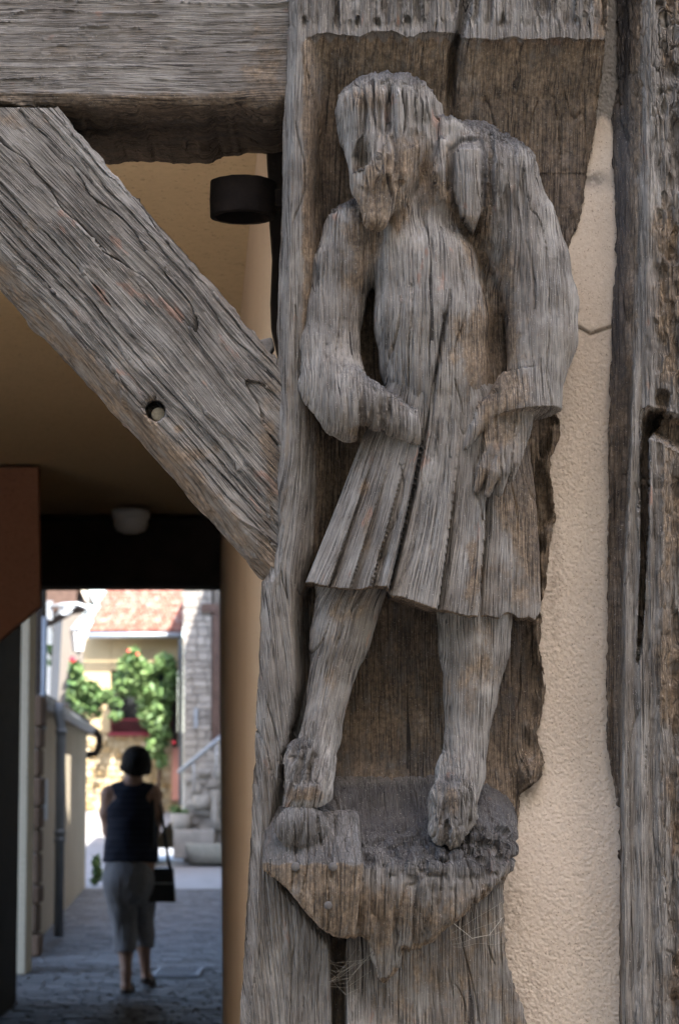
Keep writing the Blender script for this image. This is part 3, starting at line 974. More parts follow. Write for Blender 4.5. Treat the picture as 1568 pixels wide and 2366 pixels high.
vol = relief_solid(1035, 1125, 308, 545, -40, 100, PA, patch_w, 0, 0.0011, -30)
pV, pQ = vol.mesh()
u, v, w = fig_attrs(pV)
n = normals(pV, pQ)
wood_mesh('shoulder_patch', pV, pQ, pV.copy(), 0.05 + 0.5 * sstep(480, 530, v), sstep(0.5, 0.9, n[:, 2]), sstep(0.4, 0.8, n[:, 2]) * 0.5 + 0.12, fig, (0.0007, 0.0005, 0.001, 0.001), 61)


# ================================================================== the other timbers
def slab(name, uu, vv2, ww, grain_f, tone_f, parent, amp, seed, back=-430.0, sides=True):
    nr, nc = uu.shape
    if sides:
        uu = np.concatenate([uu[:, :1], uu, uu[:, -1:]], 1)
        vv2 = np.concatenate([vv2[:, :1], vv2, vv2[:, -1:]], 1)
        ww = np.concatenate([np.full((nr, 1), back), ww, np.full((nr, 1), back)], 1)
    V = W(uu, vv2, ww).reshape(-1, 3)
    Q = grid_faces(*uu.shape)
    fu, fv, fw = uu.ravel(), vv2.ravel(), ww.ravel()
    g = grain_f(V, fu, fv)
    b, c, d = tone_f(fu, fv, fw, g)
    return wood_mesh(name, V, Q, g, b, c, d, parent, amp, seed)


# right-hand corner post -----------------------------------------------------
rpost = thing('weathered_corner_post', 'split and rotting grey timber post at the right of the beige plaster', 'post', (0.42, 3.1, 0))
UL2 = [(-120, 1428), (0, 1425), (200, 1420), (280, 1412), (380, 1415), (480, 1421), (620, 1420), (720, 1412), (900, 1408), (1000, 1405), (1300, 1402), (1500, 1400), (1700, 1400), (1760, 1406), (1850, 1424), (2100, 1428), (2480, 1428)]
UE2 = [(-120, 1462), (300, 1462), (700, 1448), (900, 1446), (1000, 1445), (1300, 1431), (1600, 1427), (1800, 1425), (2480, 1429)]
vv = VV(1040)
nv, nu = len(vv), 150
jg = (fbm(np.stack([vv * 0.04, vv * 0, vv * 0], -1), 33, 4) - 0.5) * 9
uu = (interp(UL2, vv) + jg)[:, None] + (1690 - interp(UL2, vv) - jg)[:, None] * np.linspace(0, 1, nu)[None, :] ** 1.25
v2 = np.repeat(vv[:, None], nu, 1)
uE = interp(UE2, v2)
low = sstep(780, 960, v2)
roundw = -112 + 112 * sstep(-40, 46, uu - uE) ** 0.8
stepw = np.where(uu < uE - 2, -92, -92 + 92 * sstep(0, 14, uu - uE))
ww = roundw * (1 - low) + stepw * low
cl = interp([(940, 1480), (1300, 1478), (1560, 1469)], v2); cr = interp([(940, 1540), (985, 1520), (1010, 1498), (1200, 1497), (1400, 1489), (1560, 1470)], v2)
cleft = sstep(0, 5, uu - cl) * sstep(0, 4, cr - uu) * sstep(940, 985, v2) * (1 - sstep(1540, 1562, v2))
ww = ww - 74 * cleft
gap = sstep(1490, 1500, uu) * sstep(935, 965, v2 - 0.3 * (uu - 1500)) * (1 - sstep(995, 1016, v2 - 0.5 * np.maximum(uu - 1512, 0)))
ww = ww - 62 * gap
rot = sstep(1500, 1530, uu) * (1 - sstep(930, 1000, v2)) * 0.6 + sstep(1540, 1565, uu) * sstep(1000, 1100, v2) * 0.5
ww = ww + 16 * sstep(1494, 1502, uu) * (1 - sstep(1530, 1545, uu)) * sstep(1005, 1020, v2) * (1 - sstep(1450, 1700, v2))
pn = np.stack([uu.ravel() / 13.0, v2.ravel() / 42.0, uu.ravel() * 0], -1)
blk = vnoise(pn, 71).reshape(uu.shape)
ww = ww - rot * (36 * np.maximum(blk - 0.4, 0) * 2 + 10)
ww = ww + sstep(0.0, 1.0, low) * 6 * np.sin((uu - uE) * 0.14) * sstep(0, 30, uu - uE)


def rtone(u, v, w, g):
    e = interp(UE2, v)
    nb = vnoise(g / np.array((0.02, 0.02, 0.06)), 81)
    b = sstep(-20, -70, w) * 0.85 + sstep(1495, 1540, u) * (0.22 + 0.9 * (nb - 0.4)) + 0.35 * blobs(u, v, [(1530, 700, 30, 300, 1), (1540, 1500, 30, 300, 0.8)])
    b = b + 0.5 * (1 - sstep(10, 30, u - e)) * (1 - sstep(700, 900, v))
    c = 0.2 + sstep(1490, 1530, u) * 0.5 + 0.5 * (1 - sstep(200, 400, v))
    d = (1 - sstep(-20, 20, u - e)) * 0.55 * (1 - sstep(800, 1000, v)) + sstep(-55, -80, w) * 0.4  # shade put into the colour of the left flank; deep splits darker
    return b, c, d


slab('timber', uu, v2, ww, lambda V, a, b: V + np.array((0.7, 0, 0)), rtone, rpost, (0.0022, 0.0012, 0.003, 0.004), 71, back=-200.0)

# plaster between the posts ---------------------------------------------------
wall = thing('rendered_wall', 'beige roughcast plaster panel between the carved post and the split post', 'wall', (0.27, 3.1, 0))
vv = VV(1280)
nv, nu = len(vv), 170
ul_ = interp(UR, vv) + np.interp(vv, *JAG) - 5
uu = ul_[:, None] + (1470 - ul_)[:, None] * np.linspace(0, 1, nu)[None, :]
v2 = np.repeat(vv[:, None], nu, 1)
q3 = np.stack([uu.ravel() / 5.5, v2.ravel() / 5.5, uu.ravel() * 0], -1)
rg = (fbm(q3, 5, 3) - 0.5).reshape(uu.shape) * interp([(0, 5), (280, 5), (290, 1), (760, 1), (780, 2), (1000, 3), (2366, 3.8)], v2)
seam = interp([(1300, 748), (1340, 758), (1362, 772), (1390, 762), (1420, 752)], uu)
ww = -128 + rg + np.where(v2 < seam, 5, 0) - 5 * np.exp(-((v2 - seam) / 4.0) ** 2) - 7 * (1 - sstep(270, 290, v2 + 6 * np.sin(uu * 0.2)))
ww = ww + 26 * sstep(1750, 2100, v2)
V = W(uu, v2, ww).reshape(-1, 3)
me = mesh_np('plaster', V, grid_faces(nv, nu))
fu, fv = uu.ravel(), v2.ravel()
sp = fbm(np.stack([fu / 9, fv / 9, fu * 0], -1), 15, 2)
st_ = blobs(fu, fv, [(1368, 412, 26, 16, 0.9), (1220, 1830, 20, 20, 0.5), (1370, 768, 16, 8, 0.5), (1240, 1740, 16, 50, 0.4), (1280, 1330, 14, 200, 0.3), (1230, 2280, 40, 60, 0.3), (1180, 2100, 30, 100, 0.35)]) * sstep(0.35, 0.6, sp)
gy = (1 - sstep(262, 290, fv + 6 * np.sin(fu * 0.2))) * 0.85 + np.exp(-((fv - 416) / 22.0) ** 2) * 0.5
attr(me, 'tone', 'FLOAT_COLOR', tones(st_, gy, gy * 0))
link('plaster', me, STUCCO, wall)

# lintel beam -----------------------------------------------------------------
beam = thing('lintel_beam', 'horizontal grey oak beam over the passage with a brown underside darkened towards the back as shade', 'beam', (-0.4, 3.15, 2.3))
zb = float(P(300.0, 240.0, 3.0 + 45 * S)[2]); y0 = 3.0 + 45 * S
prof = []
for t in np.linspace(0, 1, 120): prof.append((y0, zb + 0.24 * (1 - t) + 0.012))
for t in np.linspace(0, 1, 14)[1:]: prof.append((y0 + 0.012 * (1 - math.cos(t * math.pi / 2)), zb + 0.012 * (1 - math.sin(t * math.pi / 2))))
for t in np.linspace(0, 1, 150)[1:]: prof.append((y0 + 0.012 + 0.275 * t, zb))
for t in np.linspace(0, 1, 20)[1:]: prof.append((y0 + 0.287, zb + 0.25 * t))
prof = np.array(prof)
xs = np.concatenate([np.linspace(-3.0, -0.5, 120)[:-1], np.linspace(-0.5, -0.055, 420)])
V = np.zeros((len(xs), len(prof), 3))
V[:, :, 0] = xs[:, None]
V[:, :, 1] = prof[None, :, 0]
V[:, :, 2] = prof[None, :, 1]
# rough arris and ragged back edge
ar = fbm(np.stack([xs * 22, xs * 0, xs * 0], -1), 7, 4) - 0.5
low_ = sstep(zb + 0.25, zb, V[:, :, 2])
V[:, :, 2] += low_ * ar[:, None] * 0.016
bk = fbm(np.stack([xs * 14, xs * 0, xs * 0], -1), 8, 4) - 0.5
V[:, :, 2] += sstep(y0 + 0.16, y0 + 0.28, V[:, :, 1]) * (bk[:, None] * 0.014 - 0.002 + 0.012 * sstep(-0.2, -0.1, xs)[:, None])
fl = V.reshape(-1, 3)
Qb = grid_faces(len(xs), len(prof))
g = np.stack([fl[:, 2] * 0.85 + 0.3, fl[:, 1], fl[:, 0] + 0.02 * np.sin(fl[:, 2] * 30)], -1)
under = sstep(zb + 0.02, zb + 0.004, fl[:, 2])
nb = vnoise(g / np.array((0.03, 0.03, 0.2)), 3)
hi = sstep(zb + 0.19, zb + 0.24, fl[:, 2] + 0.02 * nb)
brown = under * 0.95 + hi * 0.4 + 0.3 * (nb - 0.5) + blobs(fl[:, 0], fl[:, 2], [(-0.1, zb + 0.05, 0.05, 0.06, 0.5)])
dark = under * (0.25 + 0.6 * sstep(y0 + 0.05, y0 + 0.17, fl[:, 1]))  # shade put into the underside colour, deeper towards the back
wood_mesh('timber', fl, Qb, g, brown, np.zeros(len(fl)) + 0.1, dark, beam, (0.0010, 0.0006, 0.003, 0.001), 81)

# diagonal brace ---------------------------------------------------------------
brace = thing('diagonal_brace', 'slanting grey oak brace from the beam down to the carved post', 'beam', (-0.3, 3.1, 1.9))
ns, nc = 860, 300
s_ = np.linspace(0, 1, ns)[:, None]; c_ = np.linspace(0, 1, nc)[None, :]
TR, TL, BR, BLp = (132, 250), (-385, 246), (660, 856), (636, 1366)


def lerp2(a, b, t): return a[0] + (b[0] - a[0]) * t, a[1] + (b[1] - a[1]) * t


au, av = lerp2(TR, TL, c_); bu, bv = lerp2(BR, BLp, c_)
uu = au + (bu - au) * s_; v2 = av + (bv - av) * s_
edge_n = (fbm(np.stack([np.linspace(0, 22, ns), np.zeros(ns), np.zeros(ns)], -1), 44, 3) - 0.5)[:, None]
off = edge_n * 9 * (1 - sstep(0.0, 0.06, c_) + sstep(0.86, 1.0, c_))
uu = uu + off * 0.7; v2 = v2 - off * 0.7
chb = interp([(0, 0.80), (0.35, 0.83), (0.7, 0.86), (1, 0.88)], s_)
ww = -30 - 26 * (1 - sstep(0, 0.03, c_)) - 110 * sstep(0, 1, (c_ - chb) / (1 - chb)) ** 1.1
ww = ww + 0 * s_
# wavy growth ledges running along the brace
wav = c_ * 6.5 + 1.1 * fbm(np.stack([(s_ + 0 * c_).ravel() * 5, (c_ + 0 * s_).ravel() * 5, (c_ * s_).ravel() * 0], -1), 13, 3).reshape(ns, nc) + 1.3 * np.sin(c_ * 9)
saw = wav - np.floor(wav)
ww = ww - 7 * np.exp(-(saw / 0.06) ** 2) * (c_ < 0.8) + 4 * saw
hole = np.sqrt((uu - 359) ** 2 + (v2 - 950) ** 2)
ww = ww - 62 * (1 - sstep(22, 26, hole))
ww = ww - 14 * np.exp(-((hole - 24) / 9.0) ** 2) * ((v2 < 945) & (uu < 362))
ax_d = np.array((0.672, 0, -0.74))


def bgrain(V, a, b):
    L = V @ ax_d
    X = V @ np.array((0.74, 0, 0.672))
    return np.stack([X + 0.005 * np.sin(L * 9 + 1) + 0.0015 * np.sin(L * 27 + X * 30), V[:, 1], L], -1)


def btone(u, v, w, g):
    c = np.repeat(c_, ns, 0); cc = np.concatenate([c[:, :1], c, c[:, -1:]], 1).ravel()
    sx = np.repeat(s_, nc + 2, 1).ravel()
    nb = vnoise(g / np.array((0.03, 0.03, 0.09)), 8)
    b = 0.42 * sstep(0.8, 0.86, cc) + 0.3 * (nb - 0.4) + blobs(u, v, [(625, 1050, 28, 200, 0.7), (60, 285, 120, 24, 0.4), (70, 520, 30, 40, 0.3), (415, 990, 14, 9, 0.8), (455, 1050, 24, 14, 0.7), (500, 1040, 14, 14, 0.7)])
    d = sstep(-70, -85, w) * (cc < 0.75) * 0.9 + 0.10
    return b, 0.05 + 0 * b, d


slab('timber', uu, v2, ww, bgrain, btone, brace, (0.0008, 0.0006, 0.0022, 0.001), 91, back=-330.0)
m = MB()
c0 = W(366, 957, -58)
m.tube([c0 + np.array((0, 0.03, 0)), c0 + np.array((0.0, 0.001, 0)), c0], [0.0088, 0.0088, 0.0078], 20)
m.build('peg', plain('pale_peg_end', (0.36, 0.31, 0.23), 0.85, 0.2, 0, 0.35, 300), brace, True)

# scrap of wood on top of the brace
m = MB()
m.prism([W(598, 785, -60), W(628, 778, -62), (W(634, 800, -62)), W(618, 826, -58), W(596, 812, -55)], (0, 0.03, 0))
tag(m.build('wood_chip', plain('grey_chip_wood', (0.13, 0.115, 0.10), 0.85, 0.2, 0, 0.3, 60, 0.003), None, False, 0.003), 'small grey wood chip wedged between the brace and the post', 'wood chip')

# iron ring ---------------------------------------------------------------------
ring = thing('iron_ring_bracket', 'rusty black iron ring fixed behind the carved post under the beam', 'iron ring', tuple(P(560., 460., 3.16)))
m = MB()
rc = P(561., 462., 3.16)
r0 = 78 * 3.16 / F
hh = 0.024
m.lathe([(r0 * 0.80, -hh), (r0 * 0.96, -hh), (r0, -hh + 0.002), (r0 * 1.01, 0), (r0, hh - 0.002), (r0 * 0.96, hh), (r0 * 0.8, hh), (r0 * 0.8, -hh)], rc, 40, 0.03)
m.build('ring', IRON, ring, True)
m = MB()
m.box(tuple(rc + np.array((r0 * 0.92, -0.012, -0.012))), tuple(rc + np.array((r0 + 0.07, 0.012, 0.014))))
m.build('tang', IRON, ring, False, 0.003)
# dark jamb behind the post -----------------------------------------------------
m = MB()
a = P(616., 352., 3.30); b = P(616., 1360., 3.30)
jp = [P(u_, v_, 3.30) for (u_, v_) in ((614, 300), (616, 372), (620, 430), (622, 520), (628, 600), (624, 700), (626, 760), (640, 820), (646, 1000), (640, 1400))]
jp += [P(720., 1400., 3.30), P(720., 300., 3.30)]
m.prism(jp, (0, 0.045, 0))
tag(m.build('door_jamb', DARKWOOD, None, False, 0.003), 'dark timber strip behind the carved post beside the speckled plaster', 'timber strip')

# ================================================================== the passage
house = thing('passage_house', 'timber framed house over the passage with an ochre ceiling', 'house', (-0.8, 6.5, 0))
zc = float(P(300., 1190., 10.4)[2])


def rwx(Y): return -0.097 - 0.0596 * (Y - 3.4)


# right wall of the passage, rounded at the near corner
m = MB()
rows = []
zs = np.linspace(0, zc + 0.02, 40)
ys = np.concatenate([np.linspace(3.36, 4.4, 30), np.linspace(4.5, 10.6, 40)])
V = np.zeros((len(zs), len(ys) + 2, 3))
for i, z in enumerate(zs):
    yend = 8.35 + (10.6 - 8.35) * sstep(0.0, 2.4, np.array(z))
    yy = np.concatenate([ys[:30], 4.5 + (ys[30:] - 4.5) * (yend - 4.5) / 6.1])
    xx = rwx(yy) + 0.02 * np.exp(-((yy - 3.36) / 0.03))
    V[i, 1:-1, 0] = xx; V[i, 1:-1, 1] = yy; V[i, :, 2] = z
    V[i, 0] = (xx[0] + 0.25, yy[0] + 0.01, z)
    V[i, -1] = (xx[-1] + 0.6, yy[-1] + 0.05, z)
flat = V.reshape(-1, 3)
me = mesh_np('side_wall', flat, grid_faces(len(zs), len(ys) + 2)[:, ::-1])
link('side_wall', me, PASSWALL, house)
m = MB(); m.box((-3.2, 3.34, zc), (0.6, 10.9, zc + 0.2)); m.build('ceiling', CEIL, house)
m = MB(); m.box((-3.2, 3.05, zc + 0.21), (6.5, 10.9, 7.6)); m.build('upper_storey', CREAM, house)
m = MB(); m.box((-3.2, 3.06, zb + 0.26), (0.6, 3.33, zc + 0.205)); m.build('upper_wall', CREAM, house)
m = MB(); m.prism([(-2.9, 3.0, 0), (-2.9, 8.6, 0), (-1.75, 8.66, 0), (-2.05, 10.6, 0), (-3.2, 10.6, 0), (-3.2, 3.0, 0)], (0, 0, zc - 0.005)); m.build('far_side_wall', PASSWALL, house)  # unseen; set wide so more light enters the passage
m = MB(); m.box((0.55, 3.2, 0), (6.5, 10.6, zc + 0.2)); m.build('ground_floor', CREAM, house)
# plaster corner piece
m = MB()
Yp = 8.65
m.prism([P(-260., 1080., Yp), P(88., 1080., Yp), P(93., 1400., Yp), P(0., 1478., Yp), P(-260., 1690., Yp)], (0, 0.06, 0))
m.build('corner_bracket', BRICKRED, house)
tag(bpy.data.objects['corner_bracket'], 'red-brown plastered corner piece with a slanting lower edge')
m = MB()
m.box(tuple(P(60., 1352., 10.3)), tuple(P(540., 1196., 10.3) + np.array((0, 0.3, 0))))
q_ = m.build('end_beam', DARKWOOD, house, False, 0.01)
tag(q_, 'nearly black beam closing the far end of the passage')
lamp = thing('ceiling_lamp', 'round white bulkhead lamp on the ceiling by the dark end beam', 'lamp', tuple(P(303., 1215., 10.0)))
lc = P(303., 1190., 10.0)
m = MB(); m.lathe([(0.0, 0.02), (0.078, 0.02), (0.08, 0.005), (0.078, -0.018), (0.06, -0.02)], lc, 28); m.build('base', MILK, lamp, True)
m = MB(); m.lathe([(0.072, -0.018), (0.072, -0.045), (0.06, -0.066), (0.03, -0.078), (0.0, -0.08)], lc, 28); m.build('glass', MILK, lamp, True)


# ================================================================== neighbour masses, mostly unseen, added to shade street and alley
def block_house(name, label, boxes, mat, roof=None):
    t = thing(name, label, 'house', boxes[0][0])
    m = MB()
    for lo, hi in boxes: m.box(lo, hi)
    m.build('wall', mat, t)
    return t


block_house('sun_blocker_house', 'unseen house blocks added behind the viewer to block sun and low sky', [((2.6, -11.0, 0), (6.0, -5.0, 15.5)), ((-14, -11, 0), (2.6, -5.02, 10.0)), ((6.0, -11, 0), (14, -5.02, 10.0))], CREAM)  # added out of view; the tall part keeps sun off the front
block_house('alley_shade_row', 'unseen row on the right of the alley, shaped to shade it and leave a sun slit', [((-2.7, 10.95, 3.0), (-0.5, 19.2, 7.6)), ((-0.5, 10.95, 0), (3.0, 21.5, 9.0)), ((-0.95, 21.5, 0), (1.5, 23.5, 7.3)), ((-1.06, 23.5, 0), (3.0, 33.0, 9.0)), ((-1.5, 33.0, 0), (3.0, 37.9, 5.2)), ((-1.74, 37.95, 0), (3.0, 39.9, 6.2))], CREAM)  # unseen; heights set to shade the alley, low gap lets sun through

block_house('timber_house', 'black timbered house side at the left edge of the alley', [((-3.6, 10.61, 0), (-2.06, 15.55, 7.6))], DARKWOOD)
block_house('sky_blocker_house', 'unseen dark house mass added behind the low alley wall to cut skylight', [((-9.0, 19.0, 0), (-4.95, 30.0, 8.0))], GREYR)  # added out of view to cut skylight in the alley

# ================================================================== the ground
def sheet(name, x0, x1, y0_, y1, z, mat):
    m = MB(); m.add([(x0, y0_, z), (x1, y0_, z), (x1, y1, z), (x0, y1, z)], [(0, 1, 2, 3)])
    return tag(m.build(name, mat), None, None, None, 'structure')


sheet('ground', -400, 400, -300, 700, -0.03, GROUND)
sheet('alley_bed', -4.5, 0.2, 10.5, 31.0, -0.012, GROUND)
sheet('street', -30, 30, -5.0, 10.5, -0.01, STREET)  # unseen pale ground added to bounce sunlight into the passage
AD = -0.0634                                   # the alley runs slightly to the left


def al(off, Y): return off + AD * Y            # x of a line parallel to the alley


paving = thing('alley_paving', 'rows of worn grey setts paving the alley', 'paving', (0, 20, 0))
paving['kind'] = 'structure'
del paving['category']; del paving['label']
sm = MB()
sm.add([(-.5, -.5, -1), (.5, -.5, -1), (.5, .5, -1), (-.5, .5, -1), (-.46, -.42, 0), (.46, -.42, 0), (.46, .42, 0), (-.46, .42, 0)],
       [(4, 5, 6, 7), (0, 1, 5, 4), (1, 2, 6, 5), (2, 3, 7, 6), (3, 0, 4, 7)])
sett_me = bpy.data.meshes.new('sett'); sett_me.from_pydata(sm.v, [], sm.f); sett_me.materials.append(SETT)
cnt = 0
rest = MB()
Y = 13.0
row = 0
while Y < 31.0:
    x = al(-1.27, Y) + random.uniform(-0.1, 0)
    while x < al(0.9, Y) and x < -0.42:
        wdt = random.uniform(0.15, 0.24)
        u_, v_ = proj(x, Y, 0.0)
        z = random.uniform(-0.005, 0.004)
        if -10 < u_ < 525 and cnt < 300 and v_ < 2376:
            o = bpy.data.objects.new('sett', sett_me); C.objects.link(o)
            o.parent = paving; o.matrix_parent_inverse = Matrix.Translation(-paving.location)
            o.location = (x + wdt / 2, Y + 0.06, z); o.scale = (wdt - 0.012, 0.108, 0.04)
            o.rotation_euler = (random.uniform(-.03, .03), random.uniform(-.03, .03), AD + random.uniform(-.03, .03))
            cnt += 1
        elif -40 < u_ < 540:
            a, b, c, d = x + 0.006, x + wdt - 0.006, Y + 0.006, Y + 0.114
            rest.add([(a, c, z), (b, c, z), (b, d, z), (a, d, z), (a - .004, c - .006, z - .04), (b + .004, c - .006, z - .04), (b + .004, d + .006, z - .04), (a - .004, d + .006, z - .04)],
                     [(0, 1, 2, 3), (0, 4, 5, 1), (1, 5, 6, 2), (2, 6, 7, 3), (3, 7, 4, 0)])
        x += wdt
    Y += 0.12
    row += 1
tag(rest.build('sett_rows', SETT, paving), None, None, None, 'stuff')
# step across the far end of the alley, then the court
m = MB(); m.box((-4.2, 31.0, -0.03), (0.0, 31.18, 0.012)); tag(m.build('kerb', GROUND), None, None, None, 'structure')
sheet('court', -9, 3, 31.18, 44, -0.004, PALE)
m = MB()
m.add([(-12, 33.5, 0.0), (-3.05, 33.5, 0.0), (-2.75, 42.2, 0.84), (-12, 42.2, 0.84)], [(0, 1, 2, 3)])
tag(m.build('sloping_lane', PALE), None, None, None, 'structure')

# drain grate
GRATE = plain('worn_iron_grate', (0.12, 0.125, 0.14), 0.6, 0.3)
gr = thing('drain_grate', 'pale metal drain grate set in the setts behind the walking woman', 'drain grate', (-1.1, 18.1, 0))
gx0, gx1, gy0, gy1 = -1.36, -1.02, 17.7, 18.5
m = MB()
for lo, hi in (((gx0, gy0, 0), (gx1, gy0 + .03, .02)), ((gx0, gy1 - .03, 0), (gx1, gy1, .02)), ((gx0, gy0 + .03, 0), (gx0 + .03, gy1 - .03, .02)), ((gx1 - .03, gy0 + .03, 0), (gx1, gy1 - .03, .02))): m.box(lo, hi)
m.build('frame', GRATE, gr)
k = gx0 + 0.045
while k < gx1 - 0.045:
    m = MB(); m.box((k, gy0 + .03, 0.0), (k + 0.014, gy1 - .03, 0.016)); m.build('bar', GRATE, gr)
    k += 0.034

# ================================================================== left side of the alley
def rect_prism(u0, u1, v0, v1, Y, depth):
    a = P(float(u0), float(v1), Y); b = P(float(u1), float(v0), Y)
    return (a[0], Y, a[2]), (b[0], Y + depth, b[2])


m = MB()
x1 = float(P(36., 1800., 15.6)[0])
m.prism([(x1 - .5, 15.6, 0), (x1, 15.6, 0), (x1 + .01, 15.75, 0), (x1 - .04, 15.85, 0), (x1 - .5, 15.85, 0)], (0, 0, 3.2))
tag(m.build('door_post', DARKWOOD, None, False, 0.02), 'nearly black timber door post at the left edge of the alley', 'door post')
m = MB()
x1 = float(P(66., 1800., 18.0)[0])
m.box((x1 - 0.6, 18.0, 0), (x1, 18.35, 3.4))
tag(m.build('wall_pier', CREAM, None, False, 0.012), 'smooth cream wall pier right behind the black door post', 'wall pier')
# brown stone pier with separate stones
pier = thing('stone_pier', 'narrow pier of dark brown stones between the cream pier and the low wall', 'pier', (-2.6, 19.7, 0))
xa, xb = float(P(56., 1800., 19.7)[0]), float(P(93., 1800., 19.7)[0])
z = 0.0
k = 0
while z < 2.05:
    hgt = random.uniform(0.13, 0.26)
    dx = random.uniform(-0.012, 0.012)
    m = MB(); m.box((xa - .25, 19.7 + random.uniform(-.015, .015), z + .006), (xb + dx, 20.0, z + hgt - .006))
    m.build('stone', BROWNSTONE, pier, False, 0.02)
    z += hgt
m = MB(); m.box((xa - .25, 19.73, 0), (xb - .03, 19.98, z)); m.build('mortar', GREYR, pier)
m = MB()
xa, xb = float(P(70., 1500., 20.4)[0]), float(P(97., 1500., 20.4)[0])
m.box((xa - .5, 20.4, z), (xb, 20.7, 3.6))
tag(m.build('door_leaf', DARKWOOD), 'black timber panel above the brown stone pier', 'door')
m = MB()
xq = float(P(103., 1500., 20.2)[0])
zt, z0_ = float(P(103., 1425., 20.2)[2]), float(P(103., 1692., 20.2)[2])
m.tube([(xq, 20.2, zt), (xq, 20.2, z0_ + .02), (xq - 0.01, 20.2, z0_)], 0.024, 14)
m.tube([(xq, 20.2, z0_ + .3), (xq, 20.2, z0_ + .33)], 0.03, 14)
tag(m.build('short_pipe', PVC, None, True), 'short grey pipe running down beside the black panel', 'pipe')

# low wall
lw = thing('low_alley_wall', 'low cream plastered wall along the left of the alley under a gutter', 'wall', (-2.8, 26, 0))
m = MB()
ya, yb = 20.0, 31.9
zt = 2.08
m.prism([(al(-1.29, ya), ya, 0), (al(-1.29, yb), yb, 0), (al(-1.29, yb) - .35, yb, 0), (al(-1.29, ya) - .35, ya, 0)], (0, 0, zt))
m.build('plaster', CREAM, lw)
m = MB()
m.prism([(al(-1.25, ya + .6), ya + .6, zt + .05), (al(-1.25, yb), yb, zt + .05), (al(-1.25, yb) - 2.2, yb, zt + 1.0), (al(-1.25, ya) - 2.2, ya + .6, zt + 1.0)], (0, 0, 0.05))
m.build('lean_to_roof', DARKWOOD, lw)
m = MB()
m.box((al(-1.29, 22.0) - .002, 22.0, 1.05), (al(-1.29, 22.0) + .02, 22.28, 1.42))
tag(m.build('name_plate', plain('pale_blue_enamel', (0.35, 0.42, 0.5), 0.4)), 'small pale plate on the low cream wall left of the downpipe', 'plate')
gut = thing('roof_gutter', 'dark grey half-round gutter along the top of the low wall', 'gutter', (-2.7, 26, 2.1))
m = MB()
prof = []
pts_o, pts_i = [], []
for k in range(9):
    t = math.pi + math.pi * k / 8
    prof.append((0.062 * math.cos(t), 0.085 * math.sin(t)))
inner = [(x * .9, y_ * .9) for x, y_ in prof[::-1]]
full = prof + inner
pa = [(al(-1.235, 20.5) + x, 20.5, zt + .05 + y_) for x, y_ in full]
m.prism(pa, (al(-1.235, 31.95) - al(-1.235, 20.5), 11.45, -0.05))
m.build('trough', ZINC, gut, False)
for Yb in np.arange(21, 31.5, 0.9):
    m = MB()
    pb = [(al(-1.235, Yb) + x * 1.06, Yb, zt + .052 + y_ * 1.06) for x, y_ in prof] + [(al(-1.235, Yb) + x, Yb, zt + .052 + y_) for x, y_ in prof[::-1]]
    m.prism(pb, (0, .03, 0)); m.build('hanger', IRON, gut)
e0 = np.array((al(-1.235, 31.95), 31.95, zt - .03))
m = MB()
m.tube([e0 + np.array((-.02, -.2, -.02)), e0 + np.array((0.06, 0.0, -0.02)), e0 + np.array((.10, 0.05, -.10)), e0 + np.array((.10, .05, -.22)), e0 + np.array((.05, .05, -.31)), e0 + np.array((-.05, .03, -.33)), e0 + np.array((-.22, 0.0, -.33))], 0.047, 14)
m.build('outlet_elbow', IRON, gut, True)
dp = thing('grey_downpipe', 'tall grey downpipe on the low cream wall beside the sunlit slit', 'downpipe', (al(-1.235, 21.7), 21.7, 0))
xd = float(P(139., 1900., 21.7)[0])
m = MB()
m.tube([(xd - .02, 21.7, 2.10), (xd - .02, 21.7, 2.0), (xd, 21.7, 1.86), (xd, 21.7, 1.3), (xd, 21.7, 0.03)], 0.043, 18)
m.build('pipe', PVC, dp, True)
for zz in (1.82, 0.86, 0.93):
    m = MB(); m.tube([(xd, 21.7, zz), (xd, 21.7, zz + .045)], 0.051, 18); m.build('collar', PVC, dp, True)

# tall house behind the low wall, seen under its eaves
lh = thing('left_house', 'tall grey-brown house whose eaves close the top left of the alley view', 'house', (-4.6, 30, 0))
m = MB()
xw1 = float(P(190., 1500., 36.0)[0])
m.prism([P(134., 1640., 36.0), P(193., 1640., 36.0), P(193., 1330., 36.0), P(150., 1330., 36.0)], (-0.4, 2.2, 0))
m.build('wall', GREYR, lh)
m = MB()
m.prism([P(70., 1330., 27.0), P(180., 1340., 27.0), P(176., 1398., 27.0), P(140., 1404., 27.0), P(112., 1420., 27.0), P(70., 1440., 27.0)], (0, 1.2, 0.0))
m.build('eaves', BROWNWOOD, lh)
m = MB()
m.prism([P(183., 1352., 27.0), P(192., 1350., 27.0), P(209., 1388., 27.0), P(200., 1392., 27.0)], (0, 0.6, 0.0))
m.build('verge_board', WHITE, lh)
# sunlit wall left of it
sw_ = thing('white_house', 'white house front glaring in full sun at the left of the court', 'house', (-4.6, 38.5, 0))
m = MB()
m.box((float(P(60., 1500., 38.5)[0]), 38.5, 0), (float(P(150., 1500., 38.5)[0]), 40.5, 4.6)); m.build('wall', WHITE, sw_)
m = MB()
for k in range(3):
    pass

